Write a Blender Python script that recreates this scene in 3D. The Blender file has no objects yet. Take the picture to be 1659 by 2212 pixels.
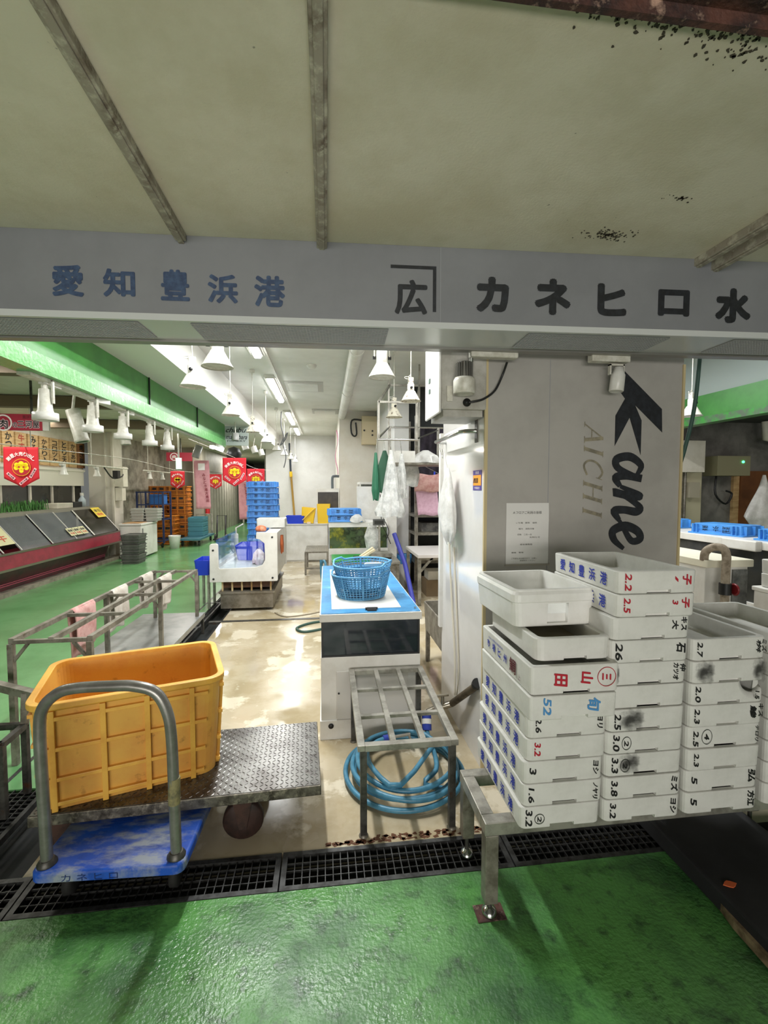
import bpy, bmesh, math, random
from mathutils import Vector, Matrix
random.seed(11)
S = bpy.context.scene
COL = S.collection
PI = math.pi
V3 = Vector
WM = {}          # world matrices of parents

# ------------------------------------------------------------------ materials
def lin(h):
    if isinstance(h, str):
        h = h.lstrip('#'); c = [int(h[i:i + 2], 16) / 255 for i in (0, 2, 4)]
    else:
        c = [x / 255 for x in h]
    return tuple((x / 12.92 if x <= .04045 else ((x + .055) / 1.055) ** 2.4) for x in c) + (1.,)

MATS = {}
def mat(name, col, rough=.5, metal=0., var=None, scale=6., lo=.42, hi=.62, detail=6., bump=0., bscale=80., var2=None, scale2=2., lo2=.5, hi2=.65,
        rvar=None, coat=0., spec=.5, alpha=1., sub=0., stretch=None, ior=None):
    """Painted, metal or plastic surface: base colour, up to two layers of worn colour by noise, bump, roughness variation."""
    if name in MATS: return MATS[name]
    m = bpy.data.materials.new(name); m.use_nodes = True
    N, L = m.node_tree.nodes, m.node_tree.links
    b = N['Principled BSDF']
    b.inputs['Base Color'].default_value = lin(col)
    b.inputs['Roughness'].default_value = rough
    b.inputs['Metallic'].default_value = metal
    b.inputs['Specular IOR Level'].default_value = spec
    b.inputs['Coat Weight'].default_value = coat
    b.inputs['Coat Roughness'].default_value = .08
    b.inputs['Alpha'].default_value = alpha
    if sub:
        b.inputs['Subsurface Weight'].default_value = sub
        b.inputs['Subsurface Radius'].default_value = (.02, .02, .02)
    tc = N.new('ShaderNodeTexCoord')
    src = tc.outputs['Object']
    if stretch:
        mp = N.new('ShaderNodeMapping'); mp.inputs['Scale'].default_value = stretch
        L.new(src, mp.inputs[0]); src = mp.outputs[0]
    cur = None
    for (c2, sc, l, h) in ((var, scale, lo, hi), (var2, scale2, lo2, hi2)):
        if c2 is None: continue
        n = N.new('ShaderNodeTexNoise'); n.inputs['Scale'].default_value = sc; n.inputs['Detail'].default_value = detail
        n.inputs['Roughness'].default_value = .65
        L.new(src, n.inputs['Vector'])
        r = N.new('ShaderNodeMapRange'); r.inputs['From Min'].default_value = l; r.inputs['From Max'].default_value = h
        L.new(n.outputs['Fac'], r.inputs['Value'])
        x = N.new('ShaderNodeMix'); x.data_type = 'RGBA'
        if cur is None: x.inputs[6].default_value = lin(col)
        else: L.new(cur, x.inputs[6])
        x.inputs[7].default_value = lin(c2)
        L.new(r.outputs[0], x.inputs[0]); cur = x.outputs[2]
    if cur is not None: L.new(cur, b.inputs['Base Color'])
    if rvar:
        n = N.new('ShaderNodeTexNoise'); n.inputs['Scale'].default_value = rvar[2]; n.inputs['Detail'].default_value = 4
        L.new(src, n.inputs['Vector'])
        r = N.new('ShaderNodeMapRange'); r.inputs['From Min'].default_value = .4; r.inputs['From Max'].default_value = .6
        r.inputs['To Min'].default_value = rvar[0]; r.inputs['To Max'].default_value = rvar[1]
        L.new(n.outputs['Fac'], r.inputs['Value']); L.new(r.outputs[0], b.inputs['Roughness'])
    if bump:
        n = N.new('ShaderNodeTexNoise'); n.inputs['Scale'].default_value = bscale; n.inputs['Detail'].default_value = 4
        L.new(src, n.inputs['Vector'])
        bp = N.new('ShaderNodeBump'); bp.inputs['Strength'].default_value = bump; bp.inputs['Distance'].default_value = .01
        L.new(n.outputs['Fac'], bp.inputs['Height']); L.new(bp.outputs[0], b.inputs['Normal'])
    MATS[name] = m
    return m

def glow(name, col, strength):
    m = bpy.data.materials.new(name); m.use_nodes = True
    b = m.node_tree.nodes['Principled BSDF']
    b.inputs['Base Color'].default_value = lin(col)
    b.inputs['Emission Color'].default_value = lin(col); b.inputs['Emission Strength'].default_value = strength
    MATS[name] = m
    return m

def glass(name, tint='#f4faff', refl=.12):
    m = bpy.data.materials.new(name); m.use_nodes = True
    N, L = m.node_tree.nodes, m.node_tree.links
    N.remove(N['Principled BSDF'])
    t = N.new('ShaderNodeBsdfTransparent'); t.inputs[0].default_value = lin(tint)
    g = N.new('ShaderNodeBsdfGlossy'); g.inputs['Roughness'].default_value = .03
    x = N.new('ShaderNodeMixShader'); lw = N.new('ShaderNodeLayerWeight'); lw.inputs[0].default_value = .35
    r = N.new('ShaderNodeMapRange'); r.inputs['To Min'].default_value = refl * .5; r.inputs['To Max'].default_value = refl * 4
    L.new(lw.outputs['Facing'], r.inputs['Value']); L.new(r.outputs[0], x.inputs[0])
    L.new(t.outputs[0], x.inputs[1]); L.new(g.outputs[0], x.inputs[2])
    L.new(x.outputs[0], N['Material Output'].inputs['Surface'])
    MATS[name] = m
    return m

def smear(name, col='#3a3a38', dens=.7):
    """A soft-edged grime smear with its own outline (transparent outside)."""
    m = bpy.data.materials.new(name); m.use_nodes = True
    N, L = m.node_tree.nodes, m.node_tree.links
    b = N['Principled BSDF']; b.inputs['Base Color'].default_value = lin(col); b.inputs['Roughness'].default_value = .8
    tc = N.new('ShaderNodeTexCoord'); mp = N.new('ShaderNodeMapping')
    mp.inputs['Location'].default_value = (-1, 0, -1); mp.inputs['Scale'].default_value = (2, 0, 2)
    L.new(tc.outputs['Generated'], mp.inputs[0])
    ln = N.new('ShaderNodeVectorMath'); ln.operation = 'LENGTH'; L.new(mp.outputs[0], ln.inputs[0])
    n = N.new('ShaderNodeTexNoise'); n.inputs['Scale'].default_value = 4; n.inputs['Detail'].default_value = 6
    L.new(tc.outputs['Generated'], n.inputs['Vector'])
    a = N.new('ShaderNodeMath'); a.operation = 'MULTIPLY_ADD'; a.inputs[1].default_value = 1.6; L.new(n.outputs['Fac'], a.inputs[0]); L.new(ln.outputs['Value'], a.inputs[2])
    r = N.new('ShaderNodeMapRange'); r.inputs['From Min'].default_value = 1.65; r.inputs['From Max'].default_value = .9
    r.inputs['To Min'].default_value = 0; r.inputs['To Max'].default_value = dens
    L.new(a.outputs[0], r.inputs['Value']); L.new(r.outputs[0], b.inputs['Alpha'])
    MATS[name] = m
    return m

steel = mat('stainless', '#a9a59b', .34, .45, var='#7d7a70', scale=9, bump=.05)
steel_dull = mat('stainless_worn', '#8f8a7e', .42, .4, var='#6a6459', scale=12, lo=.4, hi=.6, var2='#5a4838', scale2=20, lo2=.62, hi2=.72)
steel_dark = mat('dark_steel', '#5b5954', .45, .6, var='#3c3a36', scale=14, var2='#5b3a26', scale2=9, lo2=.6, hi2=.7)
iron = mat('grate_iron', '#4a4a49', .45, .6, var='#2f2e2c', scale=25)
chrome = mat('chrome', '#c9c9c6', .18, 1.)
white = mat('white_enamel', '#dedcd6', .35, var='#cfccc4', scale=4, coat=.1)
white_wall = mat('white_wall_panel', '#d9d8d6', .3, var='#cfcdca', scale=1.5, bump=.02, bscale=20)
white_ceil = mat('white_ceiling', '#e2e1dd', .6, var='#dad9d4', scale=2)
cream = mat('cream_panel', '#d8d2c4', .5, var='#c9c2b2', scale=3)
grayp = mat('grey_panel', '#a8a49e', .45, var='#9d9993', scale=2)
offw = mat('lamp_white', '#d2cfc4', .4, var='#b9b4a6', scale=16)
rustw = mat('lamp_rusted', '#d2ccba', .5, var='#5c4630', scale=30, lo=.57, hi=.64)
black = mat('black_plastic', '#161616', .45)
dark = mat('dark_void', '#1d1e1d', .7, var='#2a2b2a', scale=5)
foam = mat('styrofoam', '#d9d8d2', .55, var='#cccbc4', scale=7, bump=.12, bscale=500, sub=.0)
foam_gloss = mat('styrofoam_glossy', '#e4e3de', .3, var='#d8d7d0', scale=6, bump=.05, bscale=300)
foam_in = mat('styrofoam_stained', '#d6cdb6', .5, var='#c8bb98', scale=8)
ink_blue = mat('printed_blue', '#1f35a8', .6)
ink_black = mat('marker_black', '#141414', .6)
ink_red = mat('marker_red', '#b0182c', .6)
ink_lblue = mat('marker_light_blue', '#4a8ac0', .6)
ink_white = mat('printed_white', '#efe6e4', .6)
sign_blue = mat('sign_blue_paint', '#2c3d5c', .5, var='#3b506f', scale=30)
sign_black = mat('sign_black_paint', '#16181c', .5, var='#23262c', scale=30)
blue_pl = mat('blue_crate_plastic', '#4b94dc', .4, var='#3f84cc', scale=8)
blue_bk = mat('blue_basket_plastic', '#5a98c2', .42, var='#4c88b2', scale=9)
blue_dk = mat('deep_blue_plastic', '#2440c8', .4)
blue_cart = mat('blue_cart_plastic', '#1f52b8', .42, var='#8f98a4', scale=5, lo=.47, hi=.62, var2='#1a3f90', scale2=9, lo2=.5, hi2=.7, bump=.08, bscale=60, stretch=(1, 2.2, 1))
yellow = mat('yellow_crate_plastic', '#dda84c', .45, var='#d49544', scale=3.2, var2='#7a5522', scale2=12, lo2=.6, hi2=.78, bump=.04, bscale=90)
yellow2 = mat('yellow_bin_plastic', '#eec320', .4)
orange = mat('orange_crate_plastic', '#b96a18', .5, var='#8f5014', scale=6)
red_cl = mat('red_pennant_cloth', '#cf2230', .75)
yel_print = mat('yellow_print', '#efd817', .6)
ring_or = mat('orange_print', '#f2a72a', .6)
pinkp = mat('pink_strip', '#f0b8bc', .6)
pink_cl = mat('pink_cloth', '#d9b2c4', .85, var='#cda2b6', scale=20)
towel_w = mat('white_towel', '#dad3c8', .9, var='#c4b8ac', scale=10, bump=.3, bscale=200)
towel_p = mat('pink_towel', '#d3a8a2', .9, var='#bf8a84', scale=14, bump=.3, bscale=200)
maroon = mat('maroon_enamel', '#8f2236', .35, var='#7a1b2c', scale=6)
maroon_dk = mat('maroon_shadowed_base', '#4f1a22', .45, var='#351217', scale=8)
green_bm = mat('green_beam_paint', '#4c9346', .35, var='#43843f', scale=3)
green_bm2 = mat('green_flange_paint', '#62ab5c', .28, var='#98c492', scale=14, lo=.52, hi=.68, bump=.15, bscale=40)  # lighter green stands for light falling on the beam's lower band
wood = mat('pale_wood', '#c9a878', .6, var='#b08c5c', scale=5, stretch=(1, 1, 6))
brown = mat('brown_board', '#7a4a22', .6, var='#6a3e1c', scale=3)
rusty = mat('rusted_steel', '#5b3a30', .7, .2, var='#2c2120', scale=9, var2='#a98a78', scale2=18, lo2=.58, hi2=.7, bump=.5, bscale=60)
plastic_bag = mat('thin_white_plastic', '#e4e3df', .3, var='#cfcdc8', scale=9, alpha=.8, bump=.5, bscale=30)
apron_cl = mat('clear_plastic_apron', '#e6e6e2', .18, var='#bcbdba', scale=11, lo=.4, hi=.6, alpha=.7, bump=1., bscale=30)
green_cl = mat('green_apron_cloth', '#2c6a4e', .6)
darkgreen = mat('dark_green_cloth', '#1f4a34', .7)
hose_bl = mat('blue_hose_rubber', '#4a86a2', .4, var='#3b7088', scale=12)
hose_gr = mat('green_hose_rubber', '#2c4a40', .45)
glass_m = glass('clear_glass')
glass_tint = mat('hazy_case_glass', '#868a8e', .14, var='#74787c', scale=3, alpha=.5)
tankglass = mat('dark_tank_glass', '#20262c', .06, var='#2c3238', scale=2.2, var2='#8a7c40', scale2=2.6, lo2=.66, hi2=.74, stretch=(1, 1, 4))  # yellowish layer paints a blurred reflection into the glass
murky = mat('murky_tank_glass', '#4a5a3c', .08, var='#20241f', scale=6, lo=.45, hi=.6, var2='#9a9a3c', scale2=3, lo2=.5, hi2=.62)
lamp_on = glow('fluorescent_lit', '#ffffff', 14)
lamp_exit = glow('exit_sign_lit', '#bfe8d0', 1.2)
led_green = glow('green_led', '#46ff8a', 4)

# ------------------------------------------------------------------ mesh builder
class MB:
    def __init__(s): s.v = []; s.f = []; s.sm = []; s.mi = []; s.k = 0
    def add(s, vs, fs, smooth=False):
        o = len(s.v); s.v += [V3(p) for p in vs]
        for f in fs: s.f.append([i + o for i in f]); s.sm.append(smooth); s.mi.append(s.k)
        return s
    def box(s, x0, x1, y0, y1, z0, z1, T=None, tx=0., ty=0.):
        """axis box; tx, ty shrink the bottom face on each side (taper)."""
        p = [(x0 + tx, y0 + ty, z0), (x1 - tx, y0 + ty, z0), (x1 - tx, y1 - ty, z0), (x0 + tx, y1 - ty, z0), (x0, y0, z1), (x1, y0, z1), (x1, y1, z1), (x0, y1, z1)]
        if T: p = [T @ V3(q) for q in p]
        return s.add(p, [(3, 2, 1, 0), (4, 5, 6, 7), (0, 1, 5, 4), (1, 2, 6, 5), (2, 3, 7, 6), (3, 0, 4, 7)])
    def bar(s, p, q, w, h=None, up=(0, 0, 1)):
        p, q = V3(p), V3(q); d = (q - p).normalized(); h = h or w
        a = d.cross(V3(up))
        if a.length < .01: a = d.cross(V3((1, 0, 0)))
        a.normalize(); b = a.cross(d).normalized()
        c = [a * x * w / 2 + b * y * h / 2 for x, y in ((-1, -1), (1, -1), (1, 1), (-1, 1))]
        return s.add([p + k for k in c] + [q + k for k in c], [(3, 2, 1, 0), (4, 5, 6, 7), (0, 1, 5, 4), (1, 2, 6, 5), (2, 3, 7, 6), (3, 0, 4, 7)])
    def tube(s, pts, r, n=8, closed=False, sub=0):
        P = [V3(p) for p in pts]
        if sub: P = smooth_path(P, sub, closed)
        m = len(P); vs = []; prev = None
        for i, p in enumerate(P):
            a = P[(i - 1) % m] if (closed or i > 0) else p
            b = P[(i + 1) % m] if (closed or i < m - 1) else p
            d = (b - a).normalized()
            if prev is None:
                u = d.cross(V3((0, 0, 1)))
                if u.length < .05: u = d.cross(V3((1, 0, 0)))
            else: u = prev - d * prev.dot(d)
            u.normalize(); w = d.cross(u); prev = u
            rr = r[i * (len(r) - 1) // max(1, m - 1)] if isinstance(r, (list, tuple)) else r
            vs += [p + (u * math.cos(2 * PI * k / n) + w * math.sin(2 * PI * k / n)) * rr for k in range(n)]
        fs = []
        for i in range(m if closed else m - 1):
            j = (i + 1) % m
            for k in range(n): fs.append((i * n + k, i * n + (k + 1) % n, j * n + (k + 1) % n, j * n + k))
        s.add(vs, fs, True)
        if not closed:
            s.add(vs[:n], [tuple(range(n))[::-1]]); s.add(vs[-n:], [tuple(range(n))])
        return s
    def lathe(s, prof, n=20, T=None, smooth=True):
        vs = []; T = T or Matrix()
        for r, z in prof: vs += [T @ V3((r * math.cos(2 * PI * k / n), r * math.sin(2 * PI * k / n), z)) for k in range(n)]
        fs = []
        for i in range(len(prof) - 1):
            for k in range(n): fs.append((i * n + k, i * n + (k + 1) % n, (i + 1) * n + (k + 1) % n, (i + 1) * n + k))
        s.add(vs, fs, smooth)
        if prof[0][0] > 1e-4: s.add(vs[:n], [tuple(range(n))[::-1]])
        if prof[-1][0] > 1e-4: s.add(vs[-n:], [tuple(range(n))])
        return s
    def prism(s, poly, d0, d1, T=None):
        """polygon in local XY, extruded along local Z from d0 to d1."""
        T = T or Matrix(); n = len(poly)
        vs = [T @ V3((x, y, d0)) for x, y in poly] + [T @ V3((x, y, d1)) for x, y in poly]
        return s.add(vs, [tuple(range(n))[::-1], tuple(range(n, 2 * n))] + [(i, (i + 1) % n, n + (i + 1) % n, n + i) for i in range(n)])
    def sheet(s, fn, nu, nv, closed_u=False):
        vs = [fn(i / (nu if closed_u else nu - 1), j / (nv - 1)) for j in range(nv) for i in range(nu)]
        fs = []
        for j in range(nv - 1):
            for i in range(nu if closed_u else nu - 1):
                k = (i + 1) % nu
                fs.append((j * nu + i, j * nu + k, (j + 1) * nu + k, (j + 1) * nu + i))
        return s.add(vs, fs, True)
    def build(s, name, m, parent=None, bevel=0., solid=0., origin=None, local=False, smooth=None, subd=0):
        me = bpy.data.meshes.new(name)
        if parent is not None:
            inv = WM[parent.name].inverted()
        else:
            inv = Matrix.Translation(-V3(origin)) if origin else Matrix()
        vs = s.v if local else [inv @ p for p in s.v]
        me.from_pydata([tuple(p) for p in vs], [], s.f)
        for p, q, k in zip(me.polygons, s.sm, s.mi): p.use_smooth = q if smooth is None else smooth; p.material_index = k
        for x in (m if isinstance(m, (list, tuple)) else [m]): me.materials.append(x)
        b = bmesh.new(); b.from_mesh(me); bmesh.ops.recalc_face_normals(b, faces=b.faces); b.to_mesh(me); b.free()
        o = bpy.data.objects.new(name, me); COL.objects.link(o)
        if parent is not None:
            o.parent = parent; WM[o.name] = WM[parent.name]
        else:
            if origin: o.location = origin
            WM[o.name] = Matrix.Translation(V3(origin)) if origin else Matrix()
        if solid:
            q = o.modifiers.new('solid', 'SOLIDIFY'); q.thickness = solid; q.offset = 0
        if bevel:
            q = o.modifiers.new('bevel', 'BEVEL'); q.width = bevel; q.segments = 2; q.limit_method = 'ANGLE'; q.angle_limit = .7
        if subd:
            q = o.modifiers.new('sub', 'SUBSURF'); q.levels = subd; q.render_levels = subd
        return o

def smooth_path(P, sub, closed=False):
    out = []; m = len(P)
    for i in range(m if closed else m - 1):
        p0 = P[(i - 1) % m] if (closed or i > 0) else P[i]
        p1, p2 = P[i], P[(i + 1) % m]
        p3 = P[(i + 2) % m] if (closed or i < m - 2) else p2
        for k in range(sub):
            t = k / sub
            out.append(.5 * ((2 * p1) + (p2 - p0) * t + (2 * p0 - 5 * p1 + 4 * p2 - p3) * t * t + (3 * p1 - p0 - 3 * p2 + p3) * t ** 3))
    if not closed: out.append(P[-1])
    return out

def rrect(w, h, r, n=4, cx=0., cy=0.):
    pts = []
    for (sx, sy, a0) in ((1, 1, 0), (-1, 1, 90), (-1, -1, 180), (1, -1, 270)):
        for k in range(n + 1):
            a = math.radians(a0 + 90 * k / n)
            pts.append((cx + sx * (w / 2 - r) + r * math.cos(a), cy + sy * (h / 2 - r) + r * math.sin(a)))
    return pts

def frame_T(o, u, v):
    """matrix taking local x, y to u, y to v and z to their cross product, at o"""
    u, v = V3(u).normalized(), V3(v).normalized(); n = u.cross(v)
    return Matrix(((u.x, v.x, n.x, o[0]), (u.y, v.y, n.y, o[1]), (u.z, v.z, n.z, o[2]), (0, 0, 0, 1)))

def thing(name, label, cat, loc=(0, 0, 0), rz=0., group=None):
    o = bpy.data.objects.new(name, None); COL.objects.link(o); o.empty_display_size = .1
    o.location = loc; o.rotation_euler = (0, 0, rz)
    WM[o.name] = Matrix.Translation(V3(loc)) @ Matrix.Rotation(rz, 4, 'Z')
    return tag(o, label, cat, group)
def tag(o, label=None, cat=None, group=None, kind=None):
    if label: o['label'] = label
    if cat: o['category'] = cat
    if group: o['group'] = group
    if kind: o['kind'] = kind
    return o
def struct(o, label=None):
    o['kind'] = 'structure'
    if label: o['label'] = label
    return o
def dup(root, loc, rz=0., label=None, group=None):
    def rec(o, par):
        c = o.copy(); COL.objects.link(c)
        if par is not None: c.parent = par
        for k in [x for x in KIDS.get(o.name, [])]: rec(k, c)
        return c
    KIDS.clear()
    for o in COL.objects:
        if o.parent: KIDS.setdefault(o.parent.name, []).append(o)
    r = rec(root, None)
    r.location = loc; r.rotation_euler = (0, 0, rz)
    WM[r.name] = Matrix.Translation(V3(loc)) @ Matrix.Rotation(rz, 4, 'Z')
    if label: r['label'] = label
    if group: r['group'] = group
    return r
KIDS = {}

# ------------------------------------------------------------------ lettering
GL = {}
def glyphs(body, bold=0., shear=0.):
    k = (body, 0, shear)
    if k not in GL:
        c = bpy.data.curves.new('lettering', 'FONT'); c.body = body; c.shear = shear; c.resolution_u = 3
        c.align_x = 'CENTER'
        o = bpy.data.objects.new('lettering', c); COL.objects.link(o)
        bpy.context.view_layer.update()
        me = bpy.data.meshes.new_from_object(o.evaluated_get(bpy.context.evaluated_depsgraph_get()))
        vs = [v.co.copy() for v in me.vertices]; fs = [tuple(p.vertices) for p in me.polygons]
        bpy.data.objects.remove(o); bpy.data.curves.remove(c); bpy.data.meshes.remove(me)
        xs = [v.x for v in vs] or [0]; ys = [v.y for v in vs] or [0]
        x0, x1, y0, y1 = min(xs), max(xs), min(ys), max(ys)
        GL[k] = ([((v.x - (x0 + x1) / 2) / max(1e-6, x1 - x0), (v.y - (y0 + y1) / 2) / max(1e-6, y1 - y0)) for v in vs], fs)
    return GL[k]
def write(mb, body, c, u, v, w, h, bold=0., shear=0., lift=.0012):
    """lettering of width w along u and height h along v, centred on c, lifted off its surface"""
    vs, fs = glyphs(body, 0, shear); c, u, v = V3(c), V3(u).normalized(), V3(v).normalized(); n = u.cross(v)
    r = bold * h; W, H = w - 2 * r, h - 2 * r
    offs = [(0, 0)] + ([(math.cos(k * PI / 4) * r, math.sin(k * PI / 4) * r) for k in range(8)] if r > .0004 else [])
    for k, (dx, dy) in enumerate(offs):
        mb.add([c + u * (x * W + dx) + v * (y * H + dy) + n * (lift + k * 5e-5) for x, y in vs], fs)
    return mb
def ribbon(mb, pts, T, width, sub=6, lift=.001):
    """flat painted stroke along 2-D points (x, y[, width factor]) in frame T"""
    P = [V3((p[0], p[1], 0)) for p in pts]; W = [(p[2] if len(p) > 2 else 1.) for p in pts]
    Q = smooth_path(P, sub) if sub else P
    n = len(Q); vs = []
    for i, q in enumerate(Q):
        d = (Q[min(i + 1, n - 1)] - Q[max(i - 1, 0)]).normalized(); s = V3((-d.y, d.x, 0))
        t = i / max(1, n - 1) * (len(W) - 1); a = int(t); ww = W[a] + (W[min(a + 1, len(W) - 1)] - W[a]) * (t - a)
        for k in (-1, 1): vs.append(T @ (q + s * k * width * ww / 2 + V3((0, 0, lift + i * 8e-6))))
    mb.add(vs, [(2 * i, 2 * i + 1, 2 * i + 3, 2 * i + 2) for i in range(n - 1)])
    return mb
def ring(mb, T, r, w, n=24, sx=1., lift=.001):
    vs = []
    for k in range(n):
        a = 2 * PI * k / n
        for q in (r - w / 2, r + w / 2): vs.append(T @ V3((math.cos(a) * q * sx, math.sin(a) * q, lift)))
    mb.add(vs, [(2 * k, 2 * k + 1, (2 * k + 3) % (2 * n), (2 * k + 2) % (2 * n)) for k in range(n)])
    return mb
XP, XN, YP, YN, ZP, ZN = V3((1, 0, 0)), V3((-1, 0, 0)), V3((0, 1, 0)), V3((0, -1, 0)), V3((0, 0, 1)), V3((0, 0, -1))
# ================================================================== camera
F, CX, CY = 1000., 829.5, 1106.
psi = math.atan((CX - 705) / F); th = math.atan((CY - 1053) / F * math.cos(psi))
cd = bpy.data.cameras.new('camera'); cam = bpy.data.objects.new('camera', cd); COL.objects.link(cam)
cd.sensor_fit = 'HORIZONTAL'; cd.sensor_width = 36; cd.lens = 36 * F / 1659; cd.clip_start = .05; cd.clip_end = 200
cam.location = (0, 0, 1.6); cam.rotation_euler = (PI / 2 - th, 0, -psi)
S.camera = cam

# ================================================================== setting
green_fl = mat('green_floor_paint', '#5f9c50', .3, var='#3f6c3e', scale=2.4, lo=.42, hi=.64, var2='#28402a', scale2=13, lo2=.52, hi2=.74, bump=.35, bscale=70, rvar=(.2, .45, 3))
green_co = mat('green_corridor_paint', '#6a9e68', .22, var='#5c8e5a', scale=1.2, bump=.08, bscale=40)
beige_fl = mat('beige_wet_floor', '#b9ab90', .12, var='#a89878', scale=2.2, lo=.45, hi=.6, var2='#d6cbb4', scale2=1.6, lo2=.54, hi2=.58, rvar=(.05, .3, 1.8), bump=.05, bscale=6)
soff_m = mat('stained_soffit_paint', '#dad3c0', .6, var='#cdc5ae', scale=2.5, var2='#55524a', scale2=26, lo2=.7, hi2=.76, bump=.1, bscale=120)

struct(MB().box(-1.3, 6, -3.5, 1.79, -.08, 0).build('floor', green_fl), 'worn glossy green painted floor before the drain')
struct(MB().box(-1.25, 4.9, 1.99, 16, -.08, 0).build('floor_shop', beige_fl), 'wet beige floor inside the fish stall')
b = MB().box(-9, -1.47, 1.99, 30, -.08, 0); b.v = []; b.f = []; b.sm = []; b.mi = []
b.box(-9, -1.55, 2.6, 30, -.08, 0).box(-9, -1.3, -3.5, 1.79, -.08, 0).box(-9, -1.75, 1.79, 2.6, -.08, 0)
struct(b.build('floor_corridor', green_co), 'green painted corridor floor of the market')
struct(MB().box(4.9, 12, 1.99, 16, -.08, 0).build('floor_side', green_co))
struct(MB().box(-9, 6, 1.7, 2.05, -.3, -.12).box(-1.8, -1.2, 1.9, 14, -.3, -.12).build('floor_pit', dark), 'dark bottom of the drain channel')

# rust along the stall floor edge
r = MB()
for i in range(90):
    x = .0 + i * .0095 + random.uniform(-.02, .02)
    r.prism([(x + random.uniform(.004, .022) * math.cos(a * 1.05), 2.004 + .014 * (i % 3) * (.4 + .6 * (x > .2)) + random.uniform(.003, .014) * math.sin(a * 1.05)) for a in range(6)], .0004, .0012)
tag(r.build('rust_stain', mat('rust_brown', '#5a3418', .8), origin=(.4, 2.02, 0)), 'brown rust crumbs along the beige floor edge by the drain', 'stain', kind='stuff')

# drain grates: frame + mesh of bars
def grate(x0, x1, y0, y1, label, cell=.032):
    t = thing('drain_grate', label, 'grate', ((x0 + x1) / 2, (y0 + y1) / 2, 0), group='iron drain grates')
    w = .022
    MB().box(x0, x1, y0, y0 + w, -.03, .002).box(x0, x1, y1 - w, y1, -.03, .002).box(x0, x0 + w, y0 + w, y1 - w, -.03, .002).box(x1 - w, x1, y0 + w, y1 - w, -.03, .002).build('frame', iron, t)
    g = MB(); n = int((x1 - x0 - 2 * w) / cell); m = int((y1 - y0 - 2 * w) / cell)
    for i in range(1, n):
        x = x0 + w + (x1 - x0 - 2 * w) * i / n; g.box(x - .002, x + .002, y0 + w, y1 - w, -.022, -.002)
    for j in range(1, m):
        y = y0 + w + (y1 - y0 - 2 * w) * j / m; g.box(x0 + w, x1 - w, y - .0015, y + .0015, -.018, -.003)
    g.build('grid', iron, t)
    return t
grate(-.197, .78, 1.792, 1.988, 'black drain grate running under the foam box stand')
grate(-1.2, -.203, 1.792, 1.988, 'black drain grate under the blue hand cart')
grate(.786, 1.76, 1.792, 1.988, 'shadowed drain grate behind the stand legs')
grate(-2.1, -1.206, 1.792, 1.988, 'drain grate at the corner of the two gutters')
for i in range(5):
    y = 2.0 + i * 1.15
    grate(-1.745 if i < 1 else -1.70 + .01 * i, -1.46 + .01 * i - .02, y, y + 1.14, ['corridor gutter grate beside the flatbed trolley', 'corridor gutter grate beside the beige floor under the crate', 'corridor gutter grate beside the sheet metal platform', 'corridor gutter grate between platform and display case', 'corridor gutter grate beneath the display case'][i])
g = MB().box(-1.4, .9, 5.62, 5.68, -.02, .006).build('floor_gutter', steel_dark); struct(g)

# near soffit, battens, rusted beam
so = MB().box(-4, 5, .95, 2.30, 2.6555, 2.72).build('ceiling_soffit', soff_m); struct(so, 'stained off white soffit over the stall front')
for i, (x, z0, lab) in enumerate(((-.595, 2.62, 'grimy batten under the soffit over the hand cart side'), (-.012, 2.62, 'grimy batten under the middle of the soffit'), (1.715, 2.615, 'grey soffit batten ending above the water character'), (1.80, 2.6, 'lower rusty angle strip beside the last soffit batten'))):
    t = MB().box(x - .022, x + .022, .98, 2.075, z0 + .006, 2.656).box(x - .012, x + .012, .98, 2.09, z0, z0 + .006)
    tag(t.build('soffit_batten', mat('batten_grime', '#9a9284', .6, var='#5c4a3c', scale=8, lo=.5, hi=.68, var2='#c0bbaa', scale2=22), bevel=.003, origin=(x, 1.5, z0)), lab, 'batten', 'soffit battens')
tag(MB().box(-3, 4, .80, .965, 2.63, 2.66).box(-3, 4, .80, .815, 2.66, 2.80).box(-3, 4, .955, .97, 2.60, 2.66).build('steel_beam', rusty, origin=(0, .88, 2.62)), 'rusted steel beam along the near edge of the soffit', 'beam')
for i, (x, y, w, h, seed) in enumerate(((1.18, 1.86, .3, .12, 1), (.78, 1.03, .7, .13, 2), (1.30, 1.60, .22, .05, 3))):
    q = MB().add([(x - w / 2, y - h / 2, 2.6538), (x + w / 2, y - h / 2, 2.6538), (x + w / 2, y + h / 2, 2.6538), (x - w / 2, y + h / 2, 2.6538)], [(0, 1, 2, 3)])
    # mould is built as clusters of specks
    m = MB(); rr = random.Random(seed)
    for k in range({1: 150, 2: 900, 3: 30}[seed]):
        a, d = rr.uniform(0, 2 * PI), abs(rr.gauss(0, .42))
        px, py = x + math.cos(a) * d * w / 2, y + math.sin(a) * d * h / 2
        if seed == 2: px = x + rr.uniform(-.55, .55) * w; py = .968 + abs(rr.gauss(0, .30)) * h * (.25 + 1.1 * max(0, min(1, (px - .4) / .5)))
        s_ = rr.uniform(.0012, .005) * (1.1 if seed == 2 else 1)
        m.prism([(px + s_ * rr.uniform(.5, 1.4) * math.cos(j), py + s_ * rr.uniform(.5, 1.4) * math.sin(j)) for j in range(6)], 2.6535, 2.6552)
    tag(m.build('mould_spots', mat('mould_brown', '#4a4438', .8), origin=(x, y, 2.654)), ['cluster of brown mould spots on the soffit above the katakana', 'dark grime along the rusted beam on the soffit', 'short row of mould spots on the soffit near the last batten'][i], 'mould', kind='stuff')

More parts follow.
